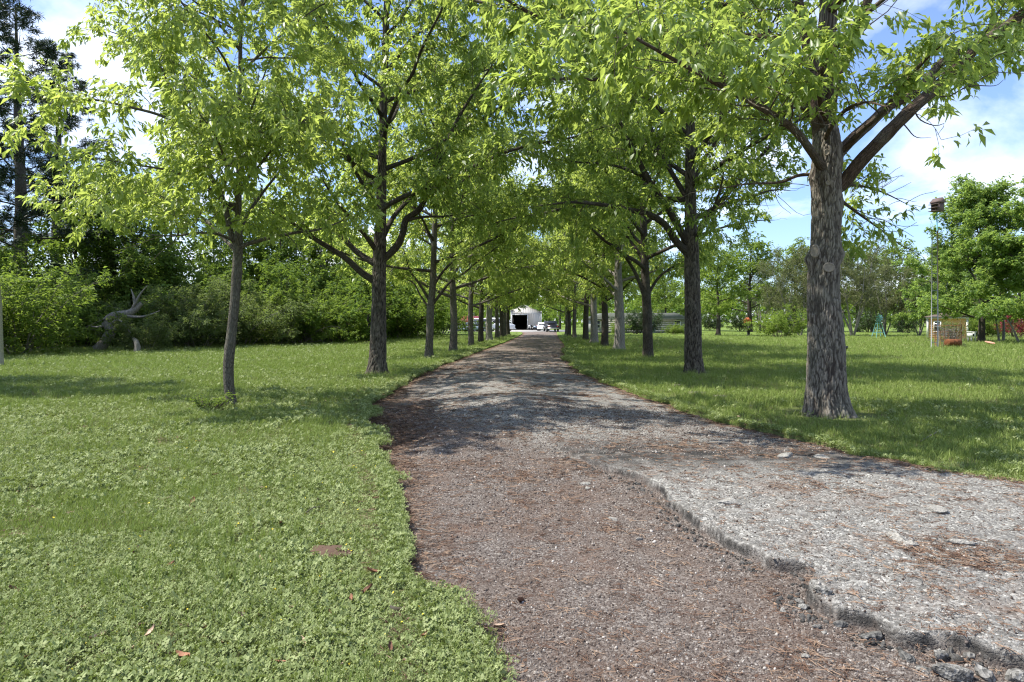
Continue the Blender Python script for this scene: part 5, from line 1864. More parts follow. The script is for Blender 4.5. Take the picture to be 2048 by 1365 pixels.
def car(label, cat, loc, rz, L, Wd, H, paint, kind, name='parked_car', group='vehicles parked by the barn'):
    """Side profile extruded; length along local y, nose at -y."""
    t = thing(name, label, cat, loc, rz, group)
    h0 = 0.32 if kind != 'pickup' else 0.45
    hb = H * 0.56
    if kind == 'van':
        prof = [(-L/2, h0), (L/2, h0), (L/2, H - .05), (L/2 - .15, H), (-L/2 + 1.3, H), (-L/2 + .55, hb), (-L/2 + .05, hb - .25)]
        glass = [((-L/2 + .62, hb + .03), (-L/2 + 1.32, H - .12), (L/2 - .4, H - .12), (L/2 - .4, hb + .1))]
    elif kind == 'pickup':
        prof = [(-L/2, h0), (L/2, h0), (L/2, hb), (L*.05, hb), (-.05*L, H), (-L*.22, H), (-L*.32, hb + .05), (-L/2 + .05, hb - .08)]
        glass = [((-L*.30, hb + .07), (-L*.215, H - .08), (-L*.06, H - .08), (L*.03, hb + .07))]
    else:
        prof = [(-L/2, h0), (L/2, h0), (L/2, hb), (L*.42, hb + .08), (L*.3, H - .05), (L*.22, H), (-L*.1, H), (-L*.26, hb + .06), (-L/2 + .1, hb - .1)]
        glass = [((-L*.235, hb + .07), (-L*.09, H - .08), (L*.22, H - .08), (L*.36, hb + .08))]
    # prism() extrudes along y: build it sideways and turn it
    def side(poly, a, b):
        m = MB()
        n = len(poly)
        vs = [(a, y, z) for y, z in poly] + [(b, y, z) for y, z in poly]
        fs = [tuple(range(n)), tuple(range(2 * n - 1, n - 1, -1))] + [(i, i + n, (i + 1) % n + n, (i + 1) % n) for i in range(n)]
        return m.add(vs, fs)
    body = side(prof, -Wd/2, Wd/2)
    body.build('body', paint, t)
    for s in (-1, 1):
        g = side(glass[0], s * (Wd/2 + .004), s * (Wd/2 + .02))
        g.build('side_window', M_GLASS, t)
        for y in (-L*.31, L*.31):
            w = MB().tube([(s * (Wd/2 - .2), y, .34), (s * (Wd/2 + .03), y, .34)], .34 if kind != 'pickup' else .4, 16)
            wh = w.build('wheel', M_RUBBER, t)
            MB().tube([(s * (Wd/2 + .03), y, .34), (s * (Wd/2 + .045), y, .34)], .2, 12).build('rim', M_CHROME, wh)
        MB().box((s * Wd*.36, L/2 + .012, hb - .14), (.22, .03, .16)).build('tail_light', M_REDL, t)
        MB().box((s * Wd*.36, -L/2 - .012, hb - .3), (.26, .03, .14)).build('headlight', M_CHROME, t)
        MB().box((s * (Wd/2 + .1), -L*.22, hb + .12), (.2, .08, .13)).build('mirror', paint, t)
    MB().box((0, L/2 + .05, h0 + .08), (Wd * .96, .12, .16)).build('bumper', M_CHROME if kind == 'pickup' else paint, t)
    MB().box((0, -L/2 - .05, h0 + .08), (Wd * .96, .12, .16)).build('bumper', paint, t)
    if kind == 'van':
        MB().box((0, L/2 + .008, H * .74), (Wd * .78, .02, H * .26)).build('rear_window', M_GLASS, t)
        a = MB()
        y0, z0, y1, z1 = -L/2 + .57, hb + .02, -L/2 + 1.28, H - .1
        a.add([(-Wd*.44, y0 - .02, z0), (Wd*.44, y0 - .02, z0), (Wd*.42, y1 - .02, z1), (-Wd*.42, y1 - .02, z1), (-Wd*.44, y0, z0 - .01), (Wd*.44, y0, z0 - .01), (Wd*.42, y1, z1 - .01), (-Wd*.42, y1, z1 - .01)],
              [(0, 1, 2, 3), (7, 6, 5, 4), (0, 4, 5, 1), (1, 5, 6, 2), (2, 6, 7, 3), (3, 7, 4, 0)])
        a.build('windscreen', M_GLASS, t)
    elif kind == 'pickup':
        MB().box((0, L*.0 - .02, (hb + H) / 2 + .03), (Wd * .8, .05, (H - hb) * .6)).build('rear_window', M_GLASS, t)
        r = MB()
        for s in (-1, 1):
            r.box((s * Wd*.42, L*.22, hb + .12), (.06, L*.4, .06))
        r.build('bed_rail', M_CHROME, t)
    else:
        MB().box((0, L*.36, hb + .28), (Wd * .74, .1, .3)).build('rear_window', M_GLASS, t)
        MB().box((0, -L*.18, hb + .26), (Wd * .78, .5, .28)).build('windscreen', M_GLASS, t)
    return t


def vehicles():
    def P(px, py): 
        x, y = on_ground(px, py)
        return (x, y, 0.08)
    car('black pickup truck parked tail towards the road right of the barn', 'pickup', P(1102, 664.2), 3.22, 5.4, 2.0, 1.75, M_BLACK, 'pickup', 'pickup_truck')
    x, y, z = P(1087, 663)
    car('white car parked beside the black pickup right of the barn', 'car', (x, y, z), -0.15, 4.5, 1.8, 1.5, M_WHITEP, 'car')
    car('large white van parked left of the barn doorway', 'van', P(1001, 663.3), 1.4, 4.9, 2.0, 2.3, M_WHITEP, 'van', 'van')
    car('white van with dark windscreen behind the left oaks, second from the barn', 'van', P(966, 663.5), 1.2, 4.6, 2.0, 2.2, M_WHITEP, 'van', 'van')
    car('silver blue car parked before the red-roofed shelter', 'car', P(931, 664), -1.3, 4.5, 1.8, 1.45, M_BLUEP, 'car')
    car('pale silver car right of the silver blue car', 'car', P(950, 664.5), -1.1, 4.4, 1.8, 1.45, M_BLUEP, 'car')
    # two motorcycles and a mower by the barn wall
    def bike(label, loc, rz, paint):
        t = thing('motorcycle', label, 'motorcycle', loc, rz, 'motorcycles by the barn wall')
        for yy in (-.65, .65):
            w = MB()
            a = np.linspace(0, 2 * PI, 17)
            w.tube([(0, yy + .27 * math.cos(q), .33 + .27 * math.sin(q)) for q in a], .06, 6, False)
            w.build('wheel', M_RUBBER, t)
        MB().box((0, .0, .55), (.28, .75, .32), 0, .7).build('engine', M_GALV, t)
        MB().box((0, -.15, .85), (.26, .5, .2), 0, .7).build('tank', paint, t)
        MB().box((0, .4, .82), (.26, .6, .12)).build('seat', M_RUBBER, t)
        MB().tube([(0, -.65, .33), (0, -.45, .95), (0, -.4, 1.05)], .04, 6).tube([(-.36, -.3, 1.08), (0, -.42, 1.06), (.36, -.3, 1.08)], .025, 6).build('handlebar', M_CHROME, t)
    bike('silver motorcycle leaning by the barn doorway', (on_ground(1059.5, 662)[0], 133.5, .08), 0.5, M_WHITEP)
    bike('red motorcycle by the right end of the barn wall', (on_ground(1075, 662)[0], 133.6, .08), 1.2, M_REDL)
    t = thing('lawn_mower', 'low dark riding mower between the two motorcycles', 'mower', (on_ground(1068, 662)[0], 133.4, .08), 0.9)
    MB().box((0, 0, .35), (.8, 1.5, .25)).build('deck', M_BLACK, t)
    MB().box((0, -.5, .65), (.5, .6, .35), 0, .85).build('hood', M_BLUEP, t)
    MB().box((0, .35, .65), (.45, .4, .1)).box((0, .55, .85), (.45, .08, .4)).build('seat', M_RUBBER, t)
    for sx in (-1, 1):
        for yy in (-.55, .55):
            MB().tube([(sx * .34, yy, .24), (sx * .48, yy, .24)], .24, 12).build('wheel', M_RUBBER, t)


vehicles()


def shelter():
    Y0 = 118.0
    def X(px): return (px - 1024) / F * Y0
    t = thing('shelter', 'long open shelter with dark red roof left of the barn', 'shelter', (0, Y0, 0))
    x0, x1 = X(908), X(966)
    z0, z1 = CAM_H + (HOR - 642) / F * Y0, CAM_H + (HOR - 632) / F * Y0
    MB().add([(x0, 0, z0), (x1, 0, z0), (x1, 3.2, z1), (x0, 3.2, z1), (x0, 0, z0 - .15), (x1, 0, z0 - .15), (x1, 3.2, z1 - .15), (x0, 3.2, z1 - .15)],
             [(0, 1, 2, 3), (7, 6, 5, 4), (0, 4, 5, 1), (1, 5, 6, 2), (2, 6, 7, 3), (3, 7, 4, 0)]).build('roof', M_REDROOF, t)
    MB().box(((x0 + x1) / 2, -.08, z0 - .12), (x1 - x0, .08, .26)).build('fascia', M_REDROOF, t)
    for xx in np.linspace(x0 + .2, x1 - .2, 5):
        MB().box((xx, .15, (z0 - .15) / 2), (.14, .14, z0 - .15)).build('post', M_POST, t)
    MB().box(((x0 + x1) / 2, 3.1, (z1 - .16) / 2), (x1 - x0 - .1, .12, z1 - .17)).build('rear_wall', M_DARK, t)
    # poles in the yard
    for px, py, h, lab in ((921.5, 664, 4.2, 'slim grey pole before the red-roofed shelter'), (948, 664, 4.0, 'slim grey pole between the two silver cars')):
        x, y = on_ground(px, py)
        tag(MB().tube([(0, 0, -.1), (0, 0, h)], .07, 8).build('pole', M_POST, None, False, (x, y, .05)), lab, 'pole')


shelter()


def house():
    Y0 = 99.0
    def X(px): return (px - 1024) / F * Y0
    t = thing('house', 'low pale grey brick house half hidden behind the right row of oaks', 'house', (0, Y0, 0))
    x0, x1, zt = X(1186), X(1372), 2.15
    MB().box(((x0 + x1) / 2, 4.0, zt / 2), (x1 - x0, 8.0, zt)).build('wall', M_HOUSE, t)
    MB().prism([(x0 - .5, zt + .004), (x1 + .5, zt + .004), (x1 - 1.6, zt + .8), (x0 + 1.6, zt + .8)], -.5, 8.5).build('roof', M_HROOF, t)
    MB().box(((x0 + x1) / 2, -.47, zt - .08), (x1 - x0 + .9, .06, .16)).build('fascia', M_HROOF, t)
    # courses of block
    for k in range(1, 9):
        MB().box(((x0 + x1) / 2, -.008, k * .3), (x1 - x0 - .02, .016, .25)).build('block_course', M_HOUSE, t)
    for px in (1194, 1354):
        window(t, (X(px), -.05, 1.3), 0.8, 1.0)
    d = MB().box((X(1304), -.05, 1.05), (.95, .08, 2.1)).build('door', M_BLUEP, t)
    MB().tube([(X(1304) + .36, -.09, 1.0), (X(1304) + .36, -.16, 1.0)], .035, 8).build('handle', M_CHROME, d)


house()


def shed():
    Y0 = 64.0
    t = thing('shed', 'small orange clapboard shed with white trimmed window behind the ladder tower', 'shed', ((1855 - 1024) / F * Y0, Y0, 0.0), -0.58)
    w, h = 3.1, 2.05
    MB().box((w / 2, 1.6, h / 2), (w, 3.2, h)).build('wall', M_ORANGE, t)
    zz = 0.02
    while zz < h - .12:
        b = MB()
        b.add([(-.01, -.035, zz), (w + .01, -.035, zz), (w + .01, -.004, zz + .165), (-.01, -.004, zz + .165), (-.01, -.002, zz), (w + .01, -.002, zz)],
              [(0, 1, 2, 3), (0, 4, 5, 1), (1, 5, 2), (0, 3, 4)])
        b.build('clapboard', M_ORANGE, t)
        b = MB()
        b.add([(-.035, 3.2, zz), (-.035, 0.0, zz), (-.004, 0.0, zz + .165), (-.004, 3.2, zz + .165), (-.002, 3.2, zz), (-.002, 0.0, zz)],
              [(0, 1, 2, 3), (0, 4, 5, 1), (1, 5, 2), (0, 3, 4)])
        b.build('clapboard', M_ORANGE, t)
        zz += .168
    for xx in (0, w):
        MB().box((xx, -.03, h / 2), (.15, .10, h)).build('corner_trim', M_TRIM, t)
    MB().prism([(-.25, h + .003), (w + .25, h + .003), (w + .25, h + .07), (w / 2, h + .5), (-.25, h + .07)], -.22, 3.4).build('roof', M_SHINGLE, t)
    MB().box((w / 2, -.16, h - .05), (w + .3, .05, .1)).build('fascia', M_TRIM, t)
    window(t, (.78, -.065, 1.2), .42, .85)


shed()


# ------------------------------------------------------------------ garden pieces on the right lawn
def bird_tower():
    x, y = on_ground(1870, 698)
    z = gz(x, y)
    t = thing('ladder_tower', 'tall thin galvanised ladder tower with rusty upper pole on the right lawn', 'tower', (x, y, z))
    s = y / F
    w = 17 * s
    xl, xr = -7 * s, 4 * s
    H = (697 - 468) * s
    for q, x0 in ((0, xl), (1, xr)):
        MB().tube([(x0 - .03 + .06 * q, -.02, -.1), (x0 + (.03 if q == 0 else 0), 0, H)], .026, 8).build('rail', M_GALV, t)
    for k in range(int(H / .52)):
        zz = .35 + k * .52
        MB().tube([(xl + .0, 0, zz), (xr, 0, zz)], .018, 6).build('rung', M_GALV, t)
    MB().tube([(xr + .09, .05, -.1), (xr + .09, .05, H * .62)], .022, 8).build('rail', M_GALV, t)
    MB().tube([(xr + .05, .03, H * .5), (xr + .05, .03, H + .2)], .034, 8).build('rusty_pole', M_RUST, t)
    MB().tube([(xr + .02, .03, H + .2), (xr + .0, .03, (697 - 424) * s)], .036, 8).build('upper_pole', M_TEAL, t)
    # bird house on top
    zt = z + (697 - 424) * s
    b = thing('bird_house', 'brown multi-storey bird house with ledges on top of the ladder tower', 'bird house', (x + xr, y + .03, zt), 0.35)
    MB().box((0.06, 0, .26), (.46, .5, .52)).build('body', M_BHOUSE, b)
    MB().prism([(-.2, .522), (.36, .522), (.36, .60), (.08, .84), (-.2, .60)], -.32, .32).build('roof', M_BHOUSE, b)
    for k in range(3):
        l = MB().box((-.27, 0, .03 + k * .2), (.22, .56, .03)).build('ledge', M_BHOUSE, b)
        for yy in (-.13, .13):
            MB().tube([(-.172, yy, .12 + k * .2), (-.182, yy, .12 + k * .2)], .035, 10).build('entrance_hole', M_DARK, b)


bird_tower()


def barrel():
    x, y = on_ground(1906, 697)
    z = gz(x, y)
    t = thing('fire_barrel', 'rusty orange steel drum lying on a low stand near the ladder tower', 'drum', (x, y, z), 0.15)
    t.scale = (.72, .72, .62)
    b = MB()
    n = 22
    prof = [(0.0, -.6), (.3, -.6), (.33, -.58), (.33, -.2), (.345, -.18), (.33, -.16), (.33, .16), (.345, .18), (.33, .2), (.33, .58), (.3, .6), (.0, .6)]
    vs, fs = [], []
    for r_, xx in prof:
        for k in range(n):
            a = 2 * PI * k / n
            vs.append((xx, r_ * math.cos(a), .52 + r_ * math.sin(a)))
    for j in range(len(prof) - 1):
        for k in range(n):
            fs.append((j * n + k, j * n + (k + 1) % n, (j + 1) * n + (k + 1) % n, (j + 1) * n + k))
    b.add(vs, fs).build('drum', M_RUSTO, t, True)
    for xx in (-.42, .42):
        MB().tube([(xx, -.3, 0), (xx, -.22, .3)], .03, 6).tube([(xx, .3, 0), (xx, .22, .3)], .03, 6).tube([(xx, -.25, .2), (xx, .25, .2)], .03, 6).build('leg', M_RUST, t)
    MB().box((0, 0, .03), (1.3, .7, .06)).build('stand', M_DARK, t)
    # wire cage with brush behind and over it
    c = thing('wire_cage', 'rusty wire basket holding a pile of dry brush just behind the orange drum', 'basket', (x + .3, y + .95, z))
    R, H = .78, 1.35
    for zz in (0.05, .5, .95, H):
        a = np.linspace(0, 2 * PI, 25)
        MB().tube([(R * math.cos(q), R * .6 * math.sin(q), zz) for q in a], .014, 5, False).build('hoop', M_RUST, c)
    for q in np.linspace(0, 2 * PI, 21)[:-1]:
        MB().tube([(R * math.cos(q), R * .6 * math.sin(q), 0), (R * 1.03 * math.cos(q), R * .62 * math.sin(q), H + .08)], .011, 5).build('bar', M_RUST, c)
    rng = np.random.default_rng(8)
    tb = Tubes()
    for _ in range(170):
        p = np.array([rng.uniform(-.6, .6), rng.uniform(-.35, .35), rng.uniform(.05, 1.1)])
        d = rng.normal(0, 1, 3) * np.array([1, .6, .6]) + np.array([0, 0, .25])
        tb.add(wander(rng, p, d, rng.uniform(.4, 1.0), 5, .2, 0), np.linspace(.013, .004, 6), 4)
    o = link('brush_pile', tb.mesh('brush_pile', M_TWIG_PALE), None, (x + .3, y + .95, z))
    tag(o, 'tangle of dry grey-brown twigs heaped inside the wire basket', 'brush pile')
    bush_kind(161, M_LEAF_CEDAR, M_TWIG, 1.1, .6, 8, dict(PB, sub_len=.5, sub_len_end=.3, leaf_len=.09, twig_len=.2, sub_per_m=5, tint0=.5), 'small blue-green shrub growing behind the wire basket', (x + 1.25, y + 1.9, z + .5), None, 'shrub', 'bush')


barrel()


def small_pieces():
    x, y = on_ground(425, 824)
    bush_kind(171, M_LEAF_BUSH, M_TWIG, .30, .38, 9, dict(PB, sub_len=.28, sub_len_end=.16, leaf_len=.075, twig_len=.14, sub_per_m=7, leaves=9, spread=.03, tint0=.3), 'low clump of weeds at the foot of the slender oak', (x, y, gz(x, y)), None, 'weed_clump', 'weeds').scale = (.75, .75, .5)
    # white box on legs
    x, y = on_ground(1943, 687)
    t = thing('beehive', 'white box on four thin legs below the big pear tree', 'box', (x, y, gz(x, y)), 0.2)
    MB().box((0, 0, .62), (.42, .36, .36)).build('body', M_TRIM, t)
    MB().box((0, 0, .83), (.5, .44, .05)).build('lid', M_TRIM, t)
    MB().box((-.02, -.185, .6), (.1, .015, .2)).build('slot', M_DARK, t)
    for sx in (-1, 1):
        for sy in (-1, 1):
            MB().box((sx * .17, sy * .14, .22), (.05, .05, .44)).build('leg', M_GALV, t)
    # tipped terracotta dish
    x, y = on_ground(1979, 692)
    o = MB().lathe([(.0, .0), (.12, .0), (.2, .06), (.3, .10), (.31, .12), (.28, .12), (.18, .08), (0, .05)], n=22).build('saucer', M_TERRA, None, True, (x, y, gz(x, y) + .1))
    o.rotation_euler = (.25, .1, 0)
    tag(o, 'pale terracotta saucer lying in the grass right of the big pear tree', 'saucer')
    # leaning pale trunks (dead poles) at the right edge
    for px, py, tx, ty, r, lab in ((1998, 685, 1990, 632, .09, 'pale bare trunk standing left of the red maple bush'), (2006, 684, 2004, 630, .12, 'paler bare forked trunk just left of the red maple bush'), (2040, 688, 2015, 640, .09, 'pale bare trunk leaning left in front of the red maple bush')):
        x, y = on_ground(px, py)
        p1 = at(tx, ty, y + .4)
        z = gz(x, y)
        d = p1 - np.array([x, y, z])
        rng = np.random.default_rng(int(px))
        tb = Tubes()
        ln = np.array([[0, 0, -.1], d * .3 + rng.normal(0, .05, 3), d * .65 + rng.normal(0, .06, 3), d])
        tb.add(smooth_line(ln, 12), np.linspace(r, r * .6, 12), 9)
        tb.add(smooth_line(np.array([d * .8, d * .95 + [.35, 0, .1], d + [.8, .1, .3]]), 8), np.linspace(r * .5, .015, 8), 6)
        o = link('bare_trunk', tb.mesh('bare_trunk', M_DEAD), None, (x, y, z))
        tag(o, lab, 'trunk', 'bare trunks by the red maple')
    # little teal garden windmill
    x, y = on_ground(1757, 676)
    t = thing('garden_windmill', 'little teal lattice windmill ornament standing before the budding trees', 'windmill', (x, y, gz(x, y)))
    w, h = .48, 1.9
    lg = [(-w, -w), (w, -w), (w, w), (-w, w)]
    for a, b in lg:
        MB().tube([(a, b, 0), (a * .2, b * .2, h)], .03, 6).build('leg', M_TEAL, t)
    for f in (.25, .5, .75):
        k = 1 - .8 * f
        q = [(a * k, b * k, h * f) for a, b in lg]
        for i in range(4):
            MB().tube([q[i], q[(i + 1) % 4]], .02, 5).build('brace', M_TEAL, t)
    for i in range(8):
        a = 2 * PI * i / 8
        MB().add([(0, -.2, h + .1), (.36 * math.cos(a), -.22, h + .1 + .36 * math.sin(a)), (.36 * math.cos(a + .4), -.18, h + .1 + .36 * math.sin(a + .4)), (.02, -.19, h + .12)], [(0, 1, 2, 3)]).build('vane', M_TEAL, t)
    # orange bird feeder on a dark post
    x, y = on_ground(1497, 673)
    t = thing('bird_feeder', 'orange bird feeder on a dark post left of the lone bright bush', 'bird feeder', (x, y, gz(x, y)))
    MB().tube([(0, 0, -.1), (0, 0, .8)], .16, 8).build('post', M_DARK, t)
    MB().tube([(0, 0, .8), (-.1, 0, 1.5)], .05, 6).build('arm', M_POST, t)
    MB().box((-.15, 0, 1.62), (.62, .5, .28)).build('tray', M_ORNG, t)
    MB().prism([(-.55, 1.77), (.25, 1.77), (-.15, 2.15)], -.35, .35).build('roof', M_ORNG, t)
    # small dark marker right of the big trunk
    x, y = on_ground(1692, 706)
    t = thing('lawn_marker', 'small black box on a short stake just right of the massive oak trunk', 'marker', (x, y, gz(x, y)))
    MB().box((0, 0, .1), (.04, .04, .24)).build('stake', M_DARK, t)
    MB().box((0, 0, .25), (.13, .12, .15)).build('cap', M_BLACK, t)
    # dark leaning pole behind the second left oak
    x, y = on_ground(740, 686)
    tag(MB().tube([(0, 0, -.1), (-.12, 0, 2.4), (-.22, 0, 5.2)], .13, 10).build('utility_pole', M_DARK, None, True, (x, y, gz(x, y))), 'dark slim pole leaning left behind the second left oak', 'pole')
    # post cut by the left edge
    x, y = on_ground(1, 735)
    tag(MB().tube([(0, 0, -.1), (.0, 0, .6), (-.03, 0, 2.2), (-.12, 0, 3.4)], [.11, .095, .075, .06], 12).build('fence_post', M_POST, None, True, (x, y, gz(x, y))), 'pale greenish post cut off by the left edge beside the thicket', 'post')
    # twisted dead trunk
    x, y = on_ground(205, 702)
    z = gz(x, y)
    y -= 1.2
    t = thing('dead_tree', 'twisted silvery dead trunk at the edge of the thicket', 'dead tree', (x, y, z))
    def W(px, py, dy=0.0):
        return at(px, py, y + dy) - np.array([x, y, z])
    body = smooth_line(np.array([W(196, 700), W(212, 682), W(222, 662), W(216, 645, .1), (W(228, 634, .2)), W(262, 625, .4), W(285, 606, .6)]), 34)
    R = np.interp(np.linspace(0, 1, 34), [0, .15, .45, .7, 1], [.30, .25, .26, .22, .12]) * 1.05
    v, q = tube_arr(body, R, 18)
    v = v + .07 * fbm(v * 3, 3, 4)[:, None] * np.array([1, 1, 1])
    link('trunk', mesh_n('trunk', v, q, M_DEAD, True), t)
    for k, ln in enumerate(([W(224, 650), W(236, 640, -.3), W(250, 652, -.5), W(262, 668, -.5)], [W(262, 625, .4), W(280, 590, .3), W(295, 572, .2)], [W(272, 618, .5), W(268, 596, .4), W(262, 578, .4)], [W(216, 648), W(196, 655, -.2), W(178, 652, -.3)],
                            [W(240, 632, .2), W(285, 634, .1), W(320, 622, 0)])):
        l = smooth_line(np.array(ln), 12)
        link('limb', limb_mesh('limb', l, .10, .02, M_DEAD, 8), t)
    # second stump of pale wood
    x2, y2 = on_ground(276, 707)
    o = MB().tube([(-.1, 0, -.1), (0, 0, .3), (-.15, .1, .6), (-.3, .1, .75)], [.17, .15, .12, .08], 9).build('stump', M_DEAD, None, True, (x2, y2, gz(x2, y2)))
    tag(o, 'short pale stump right of the twisted dead trunk', 'stump')
    # fallen dead branches
    x, y = on_ground(612, 690)
    z = gz(x, y)
    rng = np.random.default_rng(14)
    tb = Tubes()
    for k in range(9):
        p = np.array([rng.uniform(-.6, .6), rng.uniform(-.3, .3), rng.uniform(.1, .5)])
        d = np.array([rng.choice([-1, 1]) * rng.uniform(.4, 1), rng.uniform(-.4, .2), rng.uniform(.1, .8)])
        l = wander(rng, p, d, rng.uniform(.9, 1.7), 7, .2, .03)
        tb.add(l, np.linspace(.05, .01, 8), 6)
        for _ in range(4):
            i = rng.integers(2, 7)
            tb.add(wander(rng, l[i], d + rng.normal(0, .6, 3), .6, 4, .2, .02), np.linspace(.018, .005, 5), 4)
    tag(link('fallen_branch', tb.mesh('fallen_branch', M_DEAD), None, (x, y, z)), 'heap of pale fallen branches against the thicket left of the dark pole', 'branch')


small_pieces()


# ------------------------------------------------------------------ small things on the ground near the camera
M_ASPH = None


def lump_mesh(name, seed, sx, sy, sz, mat, rough=0.22, freq=2.2, rings=9, seg=14, cut=False):
    th = np.linspace(0.02, PI - .02, rings)
    ph = np.arange(seg) * 2 * PI / seg
    V = np.stack([np.outer(np.sin(th), np.cos(ph)), np.outer(np.sin(th), np.sin(ph)), np.outer(np.cos(th), np.ones(seg))], -1).reshape(-1, 3)
    V = np.sign(V) * np.abs(V) ** 0.8
    V = V * (1 + rough * fbm(V * freq + seed * 3.1, 4, seed))[:, None]
    if cut:
        rr = np.random.default_rng(seed)
        for _ in range(11):
            nn = unit(rr.normal(0, 1, 3))
            V = V - np.maximum(0, V @ nn - rr.uniform(.5, .82))[:, None] * nn
    V = V * np.array([sx, sy, sz])
    i = np.arange(rings - 1)[:, None] * seg
    j = np.arange(seg)[None]
    Q = np.stack([i + j, i + seg + j, i + seg + (j + 1) % seg, i + (j + 1) % seg], -1).reshape(-1, 4)
    tot = [4] * len(Q) + [seg, seg]
    loops = list(Q.ravel()) + list(range(seg)) + list(range((rings - 1) * seg, rings * seg))[::-1]
    return raw_mesh(name, V, np.array(loops), np.array(tot), mat, True)


def asphalt_mat(name, lo, hi):
    m, nt, out = new_mat(name)
    k = N(nt)
    v = k.obj()
    vn = k.n('ShaderNodeTexVoronoi'); vn.inputs['Scale'].default_value = 75
    k.l(v, vn.inputs['Vector'])
    sp = k.n('ShaderNodeSeparateColor'); k.l(vn.outputs['Color'], sp.inputs[0])
    c = k.ramp(sp.outputs[0], [(0, lo), (.6, [(a + b) / 2 for a, b in zip(lo, hi)]), (1, hi)])
    c = k.mix(k.ramp(k.noise(v, 7, 5, .7), [(.4, 0.), (.7, .5)]), c, [x * .7 for x in lo])
    nb = k.bump(k.math('ADD', vn.outputs['Distance'], k.noise(v, 30, 5, .7)), .7, .01)
    k.l(k.bsdf(c, .92, nb, .15), out.inputs['Surface'])
    return m


def rz_road(x, y):
    return float(road_h(np.array([x]), np.array([y]))[0])


